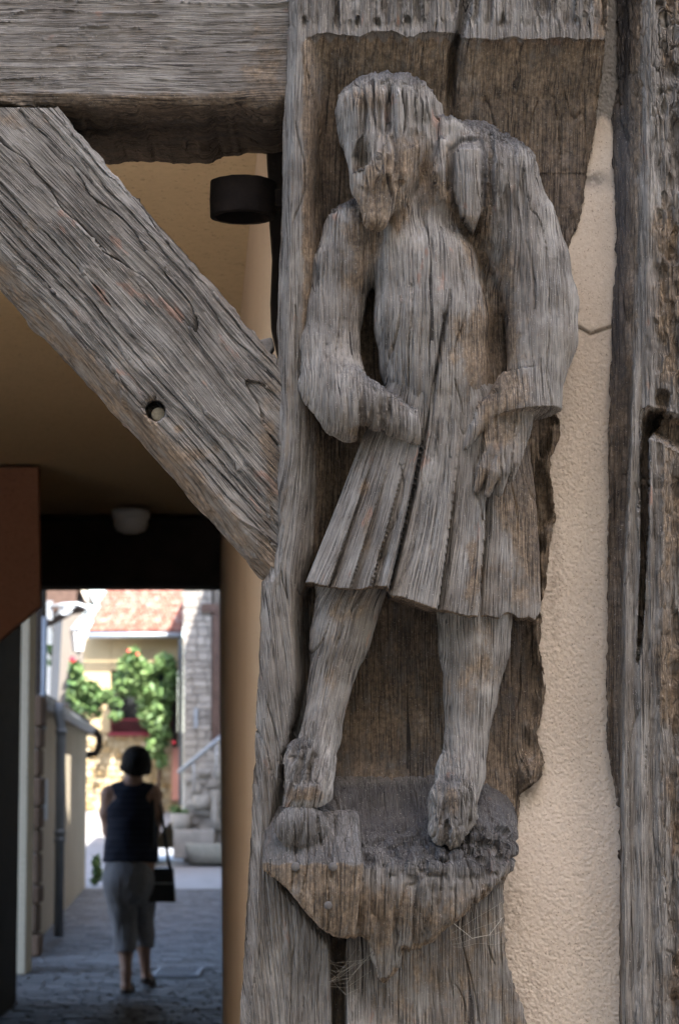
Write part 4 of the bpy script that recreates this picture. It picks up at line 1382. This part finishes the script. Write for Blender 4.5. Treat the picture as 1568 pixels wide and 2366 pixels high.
# wall lantern -------------------------------------------------------------
lan = thing('wall_lantern', 'old fashioned white street lantern hanging from a scrolled bracket', 'street lantern', tuple(P(182., 1470., 26.5)))
LY = 26.5
px = LY / F
lc = P(182., 1470., LY)
m = MB(); m.lathe([(0.0, 6 * 2 * px / 2), (0.001, 20 * px), (19 * px, -4 * px), (21 * px, -8 * px), (18 * px, -9 * px)], lc + np.array((0, 0, 22 * px)), 8); m.build('hood', PVC, lan)
m = MB(); m.lathe([(18 * px, 11 * px), (11 * px, -34 * px), (0, -34 * px)], lc, 6); m.build('glass', MILK, lan)
for k in range(6):
    t = 2 * math.pi * k / 6
    m = MB()
    m.tube([lc + np.array((18.4 * px * math.cos(t), 18.4 * px * math.sin(t), 11 * px)), lc + np.array((11.4 * px * math.cos(t), 11.4 * px * math.sin(t), -34 * px))], 1.3 * px, 6)
    m.build('rib', PVC, lan)
m = MB(); m.lathe([(0, -44 * px), (4 * px, -40 * px), (5 * px, -36 * px), (11 * px, -34 * px)], lc, 12); m.build('finial', PVC, lan, True)
m = MB()
m.tube([P(118., 1402., LY), P(150., 1397., LY), P(180., 1396., LY), P(198., 1402., LY), P(203., 1414., LY), P(194., 1424., LY), P(184., 1428., LY), P(182., 1440., LY)], 4.5 * px, 10)
sp_ = [P(150 + 16 * math.cos(a) * (1 - a / 14), 1410 + 11 * math.sin(a) * (1 - a / 14), LY) for a in np.linspace(0, 9, 30)]
m.tube(sp_, 2.6 * px, 8)
m.tube([P(126., 1424., LY), P(146., 1412., LY), P(176., 1400., LY)], 3 * px, 8)
m.build('bracket', ZINC, lan, True)
m = MB(); m.box(tuple(P(108., 1432., LY)), tuple(P(122., 1388., LY) + np.array((0, .04, 0)))); m.build('wall_plate', ZINC, lan)

# ================================================================== the ochre house in the court
YH = 42.0
oh = thing('ochre_house', 'ochre house in the sun with a tiled roof and a rose over its window', 'house', tuple(P(310., 1876., YH)))


def pbox(m, u0, u1, v0, v1, Y, d):
    a = P(float(u0), float(v1), Y); b = P(float(u1), float(v0), Y)
    m.box((a[0], Y, a[2]), (b[0], Y + d, b[2]))


m = MB()
for (u0, u1, v0, v1) in ((150, 257, 1470, 1692), (257, 411, 1470, 1548), (411, 421, 1470, 1692)):
    pbox(m, u0, u1, v0, v1, YH, 0.4)
m.build('wall', YELLOW, oh)
m = MB()
pbox(m, 150, 421, 1692, 1960, YH + 0.06, 0.4)
m.build('base_wall', RUBBLE, oh)
# rubble stones of the lower wall
uu0 = 206.0
v_ = 1700.0
nst = 0
while v_ < 1890:
    hh_ = random.uniform(9, 17)
    u_ = 150 + random.uniform(0, 8)
    while u_ < 396:
        w_ = random.uniform(11, 26)
        if random.random() < 0.93 and nst < 290:
            m = MB()
            d_ = random.uniform(0.02, 0.05)
            c = P(u_ + w_ / 2, v_ + hh_ / 2, YH)
            s2 = YH / F / 2
            n_ = random.choice((6, 7, 8))
            ring_o = []
            for k in range(n_):
                t = 2 * math.pi * (k + random.uniform(-.2, .2)) / n_
                ring_o.append((max(-1, min(1, 1.25 * math.cos(t))) * (w_ - 1.6) * s2, max(-1, min(1, 1.25 * math.sin(t))) * (hh_ - 1.6) * s2))
            vs_ = [(c[0] + a, YH + 0.062, c[2] + b) for a, b in ring_o] + [(c[0] + a * .8, YH + 0.06 - d_, c[2] + b * .8) for a, b in ring_o]
            fs_ = [tuple(range(2 * n_ - 1, n_ - 1, -1))] + [(i, (i + 1) % n_, (i + 1) % n_ + n_, i + n_) for i in range(n_)]
            m.add(vs_, fs_)
            m.build('stone', RUBBLE, oh)
            nst += 1
        u_ += w_
    v_ += hh_
# window, shutter and rail
win = MB(); pbox(win, 257, 411, 1548, 1692, YH + 0.22, 0.03); wo_ = win.build('window', DARKWOOD, oh)
for (u0, u1) in ((262, 330), (336, 392)):
    m = MB(); pbox(m, u0, u1, 1556, 1664, YH + 0.205, 0.012); m.build('pane', GLASS, wo_)
m = MB(); pbox(m, 330, 336, 1550, 1690, YH + 0.195, 0.02); m.build('mullion', BROWNWOOD, wo_)
m = MB(); pbox(m, 398, 411, 1550, 1728, YH - 0.03, 0.05); m.build('shutter', DARKWOOD, oh)
m = MB(); pbox(m, 250, 398, 1692, 1700, YH - 0.1, 0.3); m.build('sill', REDRAIL, oh)
for ub in np.arange(258, 396, 9.0):
    m = MB(); pbox(m, ub, ub + 2.2, 1664, 1692, YH - 0.06, 0.02); m.build('rail_bar', REDRAIL, oh)
m = MB(); pbox(m, 254, 398, 1660, 1665, YH - 0.065, 0.03); m.build('rail', REDRAIL, oh)
# roof: each tile a piece
rt0 = P(204., 1462., YH - 0.25)
ridge_dy, ridge_dz = 2.6, 1.9
xr1 = float(P(421., 1462., YH - .25)[0])
nrow, ncol = 26, 24
tile_b = MB(); tile_b.add([(-.5, 0, 0), (.5, 0, 0), (.5, 1, 0), (-.5, 1, 0), (-.5, 0, .06), (.5, 0, .06), (.5, 1, .02), (-.5, 1, .02), (0, 0, .1), (0, 1, .05)],
                          [(0, 3, 2, 1), (4, 8, 9, 7), (8, 5, 6, 9), (0, 1, 5, 8, 4), (1, 2, 6, 5), (2, 3, 7, 9, 6), (3, 0, 4, 7)])
tile_me = bpy.data.meshes.new('tile'); tile_me.from_pydata(tile_b.v, [], tile_b.f); tile_me.materials.append(TILE)
slope = math.atan2(ridge_dz, ridge_dy)
L = math.hypot(ridge_dy, ridge_dz)
rm = MB()
rm.prism([(rt0[0], rt0[1], rt0[2]), (xr1, rt0[1], rt0[2]), (xr1, rt0[1] + ridge_dy, rt0[2] + ridge_dz), (rt0[0] + .45, rt0[1] + ridge_dy, rt0[2] + ridge_dz)], (0, 0, -0.08))
roof = rm.build('roof', TILE, oh)
tw = (xr1 - rt0[0]) / ncol
cnt = 0
more = MB()
for r_ in range(nrow):
    f = r_ / nrow
    for c__ in range(ncol):
        x = rt0[0] + (c__ + 0.5 + 0.5 * (r_ % 2)) * tw
        if x < rt0[0] + .45 * f or x > xr1 - tw * .3: continue
        y_ = rt0[1] + ridge_dy * f - 0.02; z_ = rt0[2] + ridge_dz * f + .012
        if cnt < 300:
            o = bpy.data.objects.new('tile', tile_me); C.objects.link(o); o.parent = roof
            o.location = (x, y_, z_); o.rotation_euler = (slope + random.uniform(-.03, .02), random.uniform(-.03, .03), random.uniform(-.04, .04))
            o.scale = (tw * .96, L / nrow * 1.25, .5 + random.uniform(0, .2))
            cnt += 1
        else:
            cs_, sn = math.cos(slope), math.sin(slope)
            hw_, ln = tw * .48, L / nrow * 1.25
            q0 = [(x - hw_, y_, z_), (x + hw_, y_, z_), (x + hw_, y_ + ln * cs_, z_ + ln * sn), (x - hw_, y_ + ln * cs_, z_ + ln * sn)]
            more.prism(q0, (0, -.02, .035))
tag(more.build('tile_rows', TILE, roof), None, None, None, 'stuff')
m = MB()
g0 = P(203., 1468., YH - .34); g1 = P(421., 1468., YH - .34)
m.tube([g0, g1], 0.05, 12); m.build('gutter', ZINC, oh, True)
m = MB()
m.tube([P(417., 1472., YH - .3), P(417., 1500., YH - .12), P(417., 1860., YH - .12)], 0.028, 12)
tag(m.build('corner_downpipe', PVC, None, True), 'thin blue-grey downpipe in the corner between the ochre house and the stone tower', 'downpipe')
m = MB(); pbox(m, 397, 414, 1727, 1850, YH - .12, .2)
tag(m.build('gate_pillar', PINKP, None, False, .01), 'pink rendered pillar under the dark shutter by the downpipe', 'pillar')

# ================================================================== stone tower, steps, troughs
YT = 40.5
tw_ = thing('stone_tower', 'grey stone stair tower in the shade beside the ochre house', 'tower', tuple(P(470., 1990., YT)))
m = MB(); pbox(m, 423, 489, 1300, 1990, YT + .05, 1.6); pbox(m, 489, 640, 1300, 1990, YT + .05, 1.6); m.build('wall', GREYR, tw_)
v_ = 1330.0
while v_ < 1800:
    hh_ = random.uniform(13, 22)
    u_ = 423.0
    while u_ < 489:
        w_ = min(random.uniform(18, 40), 489 - u_)
        if w_ < 10: w_ = 489 - u_
        m = MB(); pbox(m, u_ + .7, u_ + w_ - .7, v_ + .7, v_ + hh_ - .7, YT + random.uniform(-.012, .012), .2)
        m.build('stone', STONE, tw_, False, .012)
        u_ += w_
    v_ += hh_
m = MB(); pbox(m, 464, 560, 1395, 1414, YT - .05, .12); m.build('door_lintel', BROWNWOOD, tw_)
m = MB(); pbox(m, 489, 560, 1414, 1716, YT - .03, .08); m.build('door', BROWNWOOD, tw_)
m = MB(); pbox(m, 448, 457, 1636, 1682, YT - .06, .04)
tag(m.build('wall_sign', PVC, None), 'small upright pale plate on the grey tower wall', 'plate')
stp = thing('stone_steps', 'rough grey stone steps climbing right in front of the tower', 'steps', tuple(P(470., 1900., YT - 1)))
for k in range(8):
    m = MB()
    u0 = 424 + k * 11
    pbox(m, u0, 640, 1795 - k * 13 + 8, 1990, YT - 1.0 + .05 * k, .9)
    m.build('step', STONE, stp, False, .02)
for k in range(46):
    m = MB()
    u_, v_ = random.uniform(424, 500), random.uniform(1790, 1960)
    a = P(u_, v_, YT - 1.05)
    m.box((a[0], YT - 1.05 - random.uniform(0, .04), a[2]), (a[0] + random.uniform(.08, .2), YT - .9, a[2] + random.uniform(.05, .11)))
    m.build('stone', STONE, stp, False, .015)
hr = thing('metal_handrail', 'pale metal handrail slanting up the stone steps', 'handrail', tuple(P(460., 1745., YT - 1.2)))
m = MB(); m.tube([P(411., 1786., YT - 1.2), P(560., 1662., YT - 1.2)], 0.035, 10); m.build('rail', PVC, hr, True)
for (u_, v0, v1) in ((448, 1752, 1830), (500, 1710, 1800)):
    m = MB(); m.tube([P(float(u_), float(v0), YT - 1.2), P(float(u_), float(v1), YT - 1.15)], 0.014, 8); m.build('baluster', ZINC, hr, True)


def trough(name, label, u0, u1, v0, v1, Y, depth, mat, cat, r=.02):
    t = thing(name, label, cat, tuple(P((u0 + u1) / 2., float(v1), Y)))
    a = P(float(u0), float(v1), Y); b = P(float(u1), float(v0), Y)
    x0, x1_, z0, z1 = a[0], b[0], a[2], b[2]
    m = MB()
    tp = .06 * (x1_ - x0)
    n_ = 24
    def ring_(sx, z, f):
        out = []
        for k in range(n_):
            th = 2 * math.pi * k / n_
            c_, s__ = math.cos(th), math.sin(th)
            p_ = 3.5
            rr = (abs(c_) ** p_ + abs(s__) ** p_) ** (-1 / p_)
            out.append(((x0 + x1_) / 2 + (x1_ - x0) / 2 * sx * c_ * rr, Y + depth / 2 + depth / 2 * f * s__ * rr, z))
        return out
    rs = [ring_(.86, z0, .86), ring_(.93, z0 + (z1 - z0) * .5, .93), ring_(1, z1 - .01, 1), ring_(.98, z1, .98), ring_(.84, z1, .8), ring_(.8, z0 + (z1 - z0) * .6, .74)]
    vs_ = sum(rs, [])
    fs_ = [(i * n_ + k, i * n_ + (k + 1) % n_, (i + 1) * n_ + (k + 1) % n_, (i + 1) * n_ + k) for i in range(len(rs) - 1) for k in range(n_)]
    fs_ += [tuple(range(n_ - 1, -1, -1)), tuple(range((len(rs) - 1) * n_, len(rs) * n_))]
    m.add(vs_, fs_)
    m.build('basin', mat, t, True)
    m = MB(); zz = z0 + (z1 - z0) * .78
    q_ = ring_(.8, zz, .76); m.add(q_, [tuple(range(n_))]); m.build('soil', BROWNSTONE, t)
    return t


trough('stone_trough', 'long pale mossy stone trough on the ground at the right of the court', 425, 600, 1950, 1996, 38.9, .55, per_piece('mossy_stone', [(.24, .235, .2), (.3, .29, .25), (.2, .21, .16)], .9, 14), 'trough')
trough('stone_planter', 'stone planter standing on a block left of the long trough', 393, 442, 1880, 1918, 39.2, .35, STONE, 'planter')
trough('stone_planter', 'small stone planter higher up against the steps', 444, 489, 1838, 1868, 39.3, .3, STONE, 'planter')
m = MB(); pbox(m, 400, 497, 1917, 1985, 39.2, .5)
tag(m.build('stone_block', STONE, None, False, .03), 'squared grey stone block carrying the planter beside the trough', 'stone block')
m = MB(); pbox(m, 489, 504, 1826, 1900, 39.0, .15)
tag(m.build('stone_bollard', STONE, None, False, .02), 'short pale upright stone beside the small planter', 'bollard')


# ================================================================== plants
def leaf_cloud(name, clumps, size, parent, Y, dy, seed):
    """clumps: (u, v, ru, rv, count) in frame pixels at the distance Y"""
    r_ = random.Random(seed)
    m = MB()
    for (u_, v_, ru, rv, n_) in clumps:
        for _ in range(n_):
            for __ in range(20):
                a, b, c = r_.uniform(-1, 1), r_.uniform(-1, 1), r_.uniform(-1, 1)
                if a * a + b * b + c * c < 1: break
            p = P(u_ + a * ru, v_ + b * rv, Y - dy * (0.5 + .5 * c))
            s__ = size * r_.uniform(.6, 1.3)
            n1 = np.array((r_.gauss(0, 1), r_.gauss(0, 1), r_.gauss(0, 1))); n1 /= np.linalg.norm(n1)
            n2 = np.cross(n1, (r_.gauss(0, 1), r_.gauss(0, 1), r_.gauss(0, 1))); n2 /= np.linalg.norm(n2)
            nn = np.cross(n1, n2)
            m.add([p - n1 * s__, p + n2 * s__ * .5 - n1 * .1 * s__, p + n1 * s__, p - n2 * s__ * .5 - n1 * .1 * s__, p + nn * s__ * .12], [(0, 1, 4), (1, 2, 4), (2, 3, 4), (3, 0, 4)])
    o = m.build(name, LEAF, parent)
    o['kind'] = 'stuff'
    return o


def bloom(parent, p, r_):
    m = MB()
    for k in range(7):
        t = 2 * math.pi * k / 7
        a = np.array((math.cos(t), 0.2 * math.sin(t), math.sin(t))) * r_
        m.add([p, p + a + np.array((0, -.3 * r_, .2 * r_)), p + np.array((math.cos(t + .9), .1, math.sin(t + .9))) * r_], [(0, 1, 2)])
    m.lathe([(0, -.5 * r_), (.6 * r_, -.2 * r_), (.75 * r_, .3 * r_), (.4 * r_, .6 * r_), (0, .5 * r_)], p, 8)
    return m.build('flower', PETAL, parent, True)


rose = thing('climbing_rose', 'big climbing rose with a few red flowers hanging over the window of the ochre house', 'rose bush', tuple(P(360., 1860., YH - .3)))
leaf_cloud('leaves', [(300, 1535, 30, 26, 260), (285, 1580, 26, 30, 220), (330, 1560, 36, 34, 340), (380, 1530, 24, 24, 190), (395, 1560, 14, 32, 130), (345, 1600, 44, 34, 380), (390, 1600, 16, 30, 110),
    (352, 1650, 34, 34, 330), (370, 1690, 26, 38, 300), (356, 1730, 22, 26, 170), (372, 1755, 12, 20, 70), (268, 1655, 16, 12, 70), (310, 1510, 14, 16, 60), (372, 1640, 24, 60, 160)], .07, rose, YH - .12, .7, 3)
m = MB()
m.tube([P(362., 1866., YH - .2), P(368., 1780., YH - .15), P(356., 1700., YH - .2), P(340., 1620., YH - .2), P(300., 1550., YH - .15)], [.03, .028, .024, .018, .01], 8)
m.tube([P(356., 1700., YH - .2), P(376., 1620., YH - .25), P(392., 1540., YH - .2)], [.022, .016, .008], 8)
m.build('stem', BROWNWOOD, rose, True)
for (u_, v_) in ((297, 1504), (318, 1512), (402, 1716)): bloom(rose, P(float(u_), float(v_), YH - .8), .03)
rose2 = thing('rose_bush', 'leafy rose spray with one red flower reaching out before the grey house at the left', 'rose bush', tuple(P(190., 1660., 36.0)))
leaf_cloud('leaves', [(175, 1548, 16, 20, 150), (180, 1580, 24, 24, 190), (205, 1600, 30, 26, 230), (235, 1610, 28, 20, 180), (168, 1606, 16, 18, 110), (262, 1624, 18, 12, 60), (215, 1640, 24, 24, 90), (190, 1634, 24, 22, 100)], .065, rose2, 36.0, .5, 5)
m = MB()
m.tube([P(170., 1680., 35.9), P(185., 1640., 35.8), P(205., 1605., 35.8), P(250., 1615., 35.7)], [.02, .016, .012, .006], 8)
m.tube([P(185., 1640., 35.8), P(176., 1580., 35.8), P(168., 1530., 35.8)], [.014, .01, .006], 8)
m.build('stem', BROWNWOOD, rose2, True)
bloom(rose2, P(168., 1524., 35.5), .05)
weed = thing('wall_weed', 'tuft of green weed at the far foot of the low alley wall', 'weed', tuple(P(222., 2040., 32.0)))
leaf_cloud('leaves', [(222, 1990, 9, 16, 70), (226, 2018, 11, 18, 90), (218, 2034, 8, 10, 40)], .045, weed, 32.2, .2, 8)
m = MB()
for k in range(5): m.tube([P(222. + k, 2044., 32.2), P(216. + 5 * k, 1995., 32.15)], [.006, .003], 6)
m.build('stem', LEAF, weed)
ivy = thing('ivy_sprays', 'few dark ivy sprays hanging over the glaring white house', 'ivy', tuple(P(120., 1500., 38.3)))
leaf_cloud('leaves', [(118, 1428, 12, 6, 40), (124, 1436, 14, 5, 26), (120, 1500, 13, 9, 60), (128, 1512, 10, 10, 40), (116, 1530, 8, 6, 20)], .06, ivy, 38.4, .3, 9)
m = MB(); m.tube([P(112., 1400., 38.45), P(118., 1440., 38.4), P(128., 1480., 38.42), P(120., 1530., 38.4)], .008, 6); m.build('stem', BROWNWOOD, ivy)
yb_ = thing('potted_plant', 'low yellow-green plant in the planter beside the pink pillar', 'plant', tuple(P(405., 1878., 39.3)))
leaf_cloud('leaves', [(404, 1872, 12, 9, 70), (424, 1876, 12, 6, 50)], .05, yb_, 39.5, .25, 12)
m = MB(); m.tube([P(404., 1886., 39.35), P(404., 1868., 39.35)], .01, 6); m.build('stem', LEAF, yb_)

# ================================================================== the woman walking away
YW = 16.5
K = YW / F


def D(u_, v_, dy): return np.array((float(P(float(u_), 1800., YW)[0]), YW + dy, max(0.0, (2285 - v_) * K * 1.006)))


SKIN = plain('tanned_skin', (0.30, 0.165, 0.11), 0.55, 0.35, 0, 0.08, 20)
HAIR = plain('dark_brown_hair', (0.008, 0.006, 0.005), 0.6, 0.15, 0, 0.4, 60, 0.004)
LINEN = plain('grey_linen', (0.20, 0.188, 0.19), 0.9, 0.15, 0, 0.12, 25, 0.004)
t_ = NT('navy_striped_jersey')
oz = t_.n('SeparateXYZ', {0: t_.n('TexCoord').outputs['Object']}).outputs[2]
stripe = t_.mr(t_.math('FRACT', t_.math('MULTIPLY', oz, 24.0)), 0.80, 0.84)
TOP = t_.fin(t_.mix(stripe, (0.010, 0.011, 0.02), (0.022, 0.022, 0.034)), 0.85, None, 0.2)
BLACKL = plain('black_leather', (0.009, 0.009, 0.010), 0.45, 0.4, 0, 0.2, 30)
SOLE = plain('brown_sandal', (0.035, 0.02, 0.014), 0.6, 0.3)

woman = thing('person', 'woman walking away in a navy striped sleeveless top and grey cropped trousers', 'person', (float(D(304, 0, 0)[0]), YW, 0))
lo = np.array((float(D(200, 0, 0)[0]), YW - .35, -0.02)); hi = np.array((float(D(420, 0, 0)[0]), YW + .75, 1.72))
h_ = 0.0065
pv = Vol(lo, hi, h_)


def bchain(vol, pts, k=.02, sy=1.0, mode='add', cut=None):
    vol.chain([(*D(a, b, c), r_) for (a, b, c, r_) in pts], k, sy, mode, cut)


# head, face, neck
pv.ell(D(315, 1768, .02), (.072, .092, .108), .01)
bchain(pv, [(313, 1790, .04, .05), (313, 1797, .075, .028)], .03)                 # chin, facing away
pv.ell(D(314, 1768, .112), (.012, .018, .02), .012)                               # nose
bchain(pv, [(310, 1780, .0, .05), (304, 1822, -.01, .052)], .03)
for s__ in (-1, 1): pv.ell(D(315 + s__ * 25, 1768, .015), (.012, .02, .03), .008)
# torso
bchain(pv, [(304, 1838, 0, .10), (304, 1870, .0, .155), (306, 1925, .0, .15), (304, 1985, -.02, .165), (300, 2020, -.02, .16)], .06, .68)
bchain(pv, [(250, 1838, 0, .055), (358, 1838, 0, .055)], .06)
# arms folded in front
bchain(pv, [(248, 1840, 0, .056), (243, 1880, .01, .05), (247, 1922, .05, .043)], .03)
bchain(pv, [(247, 1922, .05, .042), (285, 1915, .20, .034), (308, 1905, .235, .026)], .02)
bchain(pv, [(361, 1840, 0, .054), (367, 1880, .01, .048), (360, 1925, .05, .042)], .03)
bchain(pv, [(360, 1925, .05, .041), (330, 1912, .20, .034), (306, 1898, .26, .026)], .02)
for (bu_, bv_, by_, sgn) in ((308, 1905, .235, 1), (306, 1898, .26, -1)):
    bchain(pv, [(bu_, bv_, by_, .026), (bu_ + sgn * 18, bv_ - 3, by_ + .03, .03)], .01, .6)
    for k in range(4):
        ln = (17, 20, 19, 15)[k]
        bchain(pv, [(bu_ + sgn * 18, bv_ - 9 + k * 6, by_ + .03, .010), (bu_ + sgn * (18 + ln * .6), bv_ - 11 + k * 6.5, by_ + .03, .009), (bu_ + sgn * (18 + ln), bv_ - 9 + k * 7, by_ + .005, .008)], .004)
    bchain(pv, [(bu_ + sgn * 6, bv_ - 6, by_ + .02, .012), (bu_ + sgn * 14, bv_ - 20, by_ + .04, .009)], .006)
# legs
bchain(pv, [(280, 2020, -.01, .095), (284, 2140, .03, .062), (294, 2185, .0, .056), (297, 2235, -.04, .038), (297, 2268, -.05, .036)], .02)
bchain(pv, [(328, 2020, -.01, .095), (334, 2130, .11, .06), (332, 2180, .19, .055), (333, 2222, .30, .037), (334, 2250, .36, .035)], .02)
bchain(pv, [(297, 2270, -.06, .034), (297, 2276, .10, .03), (298, 2279, .16, .024)], .015)
bchain(pv, [(335, 2258, .35, .034), (337, 2270, .50, .03), (338, 2276, .57, .024)], .015)
V_, Q_ = pv.mesh()
link('body', mesh_np('body', V_, Q_), SKIN, woman)
woman.scale = (0.93, 1, 1)
# hair
hv = Vol(D(250, 1840, -.2), D(380, 1700, .2), .006) if False else Vol(np.array((lo[0], YW - .2, 1.36)), np.array((hi[0], YW + .2, 1.72)), h_)
hv.ell(D(316, 1762, -.01), (.108, .112, .104), .01)
hv.ell(D(316, 1776, -.03), (.102, .085, .062), .03)
bchain(hv, [(296, 1772, .0, .04), (280, 1779, .03, .018), (274, 1776, .03, .008)], .02)
bchain(hv, [(340, 1775, .0, .04), (346, 1788, .0, .02)], .02)
hv.ell(D(316, 1775, .12), (.062, .06, .075), .015, 'sub')
V_, Q_ = hv.mesh()
V_ = V_ + normals(V_, Q_) * ((fbm(V_ * np.array((120, 120, 25)), 6, 3) - .5) * .012)[:, None]
link('hair', mesh_np('hair', V_, Q_), HAIR, woman)
# top
tv = Vol(lo, hi, h_)
bchain(tv, [(304, 1842, -.005, .105), (304, 1872, .0, .168), (307, 1925, .0, .166), (305, 1975, -.015, .178), (303, 1992, -.02, .182)], .06, .70, cut=[(D(300, 1984, 0), (0, 0, -1))])
bchain(tv, [(262, 1832, 0, .052), (350, 1832, 0, .052)], .05, 1.0)
V_, Q_ = tv.mesh()
V_ = V_ + normals(V_, Q_) * ((fbm(V_ * np.array((9, 9, 14)), 16, 2) - .5) * .02)[:, None]
link('sleeveless_top', mesh_np('sleeveless_top', V_, Q_), TOP, woman)
# trousers
rv = Vol(lo, hi, h_)
bchain(rv, [(302, 1990, -.015, .178), (301, 2030, -.03, .186)], .05, .74, cut=[(D(300, 1976, 0), (0, 0, 1))])
bchain(rv, [(280, 2030, -.03, .125), (285, 2100, .0, .102), (292, 2150, .0, .086), (294, 2200, -.02, .079)], .025, .95, cut=[(D(300, 2190, 0), (.06, 0, -1))])
bchain(rv, [(324, 2030, -.02, .122), (331, 2100, .08, .095), (333, 2150, .15, .078), (333, 2196, .22, .07)], .02, .95, cut=[(D(330, 2186, 0), (-.05, 0, -1))])
V_, Q_ = rv.mesh()
V_ = V_ + normals(V_, Q_) * ((fbm(V_ * np.array((16, 16, 6)), 26, 3) - .5) * .028)[:, None]
link('cropped_trousers', mesh_np('cropped_trousers', V_, Q_), LINEN, woman)
for (pts) in ([(297, 2283, -.09), (299, 2283, .18)], [(334, 2268, .30), (339, 2284, .60)]):
    a, b = D(*pts[0]), D(*pts[1])
    sv = Vol(np.minimum(a, b) - .08, np.maximum(a, b) + np.array((.08, .08, .12)), .005)
    sv.cone(a + np.array((0, .03, .008)), b + np.array((0, -.03, .006)), .04, .046, .0, 1.0)
    sv.a = np.maximum(sv.a, np.abs((sv.ax[2] - (a[2] + .012))[None, None, :] - (sv.ax[1][None, :, None] - a[1]) * (b[2] - a[2]) / (b[1] - a[1])) - .013).astype(np.float32)
    m1 = (a + b) / 2 + np.array((0, .05, .0))
    sv.chain([(*(m1 + np.array((-.045, 0, .015))), .009), (*(m1 + np.array((-.02, 0, .055))), .009), (*(m1 + np.array((.02, 0, .055))), .009), (*(m1 + np.array((.045, 0, .015))), .009)], .004)
    V_, Q_ = sv.mesh()
    link('sandal', mesh_np('sandal', V_, Q_), SOLE, woman)
# her bag
bag = thing('shoulder_bag', 'black leather shoulder bag hanging at the right hip of the walking woman', 'bag', tuple(D(371, 2078, .0)))
bv_ = Vol(np.array((float(D(330, 0, 0)[0]), YW - .2, .55)), np.array((float(D(412, 0, 0)[0]), YW + .25, .98)), .006)
bc = D(368, 2036, .02)
X_, Y_, Z_ = np.meshgrid(*bv_.ax, indexing='ij')
wz = .094 + .012 * (bc[2] + .1 - Z_) / .2
dd = np.maximum.reduce([np.abs(X_ - bc[0] - .02 * (bc[2] - Z_)) - wz, np.abs(Y_ - bc[1]) - .05 - .02 * (bc[2] - Z_), np.abs(Z_ - bc[2] + .02) - .108])
bv_.a = (dd - .006).astype(np.float32)
V_, Q_ = bv_.mesh()
link('bag_body', mesh_np('bag_body', V_, Q_), BLACKL, bag)
m = MB(); m.box(tuple(D(357, 2040, -.042)), tuple(D(400, 2037, -.036) + np.array((0, .006, 0)))); m.build('zip', ZINC, bag)
m = MB(); m.tube([D(352, 2010, .0), D(354, 1960, -.08), D(356, 1900, -.075), D(352, 1830, -.04), D(350, 1816, .0), D(352, 1830, .05)], .016, 8)
m.tube([D(396, 2010, .0), D(390, 1985, .0), D(384, 1940, -.02), D(376, 1890, -.03), D(358, 1818, -.02)], .012, 8)
m.build('strap', BLACKL, bag, True)

# ================================================================== cobwebs under the bracket and the hem
WEB = NT('cobweb_silk')
WEB = WEB.fin((0.36, 0.32, 0.26), 0.9, None, 0.1)
web = thing('cobweb', 'torn cobweb threads strung between the bracket and the post at the lower right', 'cobweb', tuple(W(1100, 2150, 0)))
rw = random.Random(4)
m = MB()
A_ = [W(1040 + 12 * i, 2138 - 9.5 * i, 62 - 2 * i) for i in range(11)]
B_ = [W(1046 + 12 * i, 2186 + 3 * math.sin(i) - 1.0 * i, -26) for i in range(11)]
for i in range(11):
    mid = (A_[i] + B_[i]) / 2 + np.array((rw.uniform(-.004, .004), rw.uniform(-.006, .006), -.006))
    m.tube([A_[i], mid, B_[i]], 0.00012, 4, False)
for f in (0.25, 0.5, 0.75, 1.0):
    m.tube([A_[i] * (1 - f) + B_[i] * f + np.array((0, 0, -.005 * math.sin(f * 3))) for i in range(11)], 0.00012, 4, False)
m.tube([W(1048, 2134, 60), W(1090, 2168, 20), W(1130, 2160, 0), W(1160, 2120, -30)], 0.00028, 5, False)
m.build('thread', WEB, web)
web = thing('cobweb', 'loose cobweb threads at the drying crack left of the bracket tip', 'cobweb', tuple(W(800, 2240, 0)))
m = MB()
for k in range(16):
    a = W(rw.uniform(700, 770), rw.uniform(2180, 2290), -34); b = W(rw.uniform(800, 870), rw.uniform(2190, 2290), rw.uniform(-30, 20))
    m.tube([a, (a + b) / 2 + np.array((0, -.004, -.012)), b], 0.00012, 4, False)
m.build('thread', WEB, web)
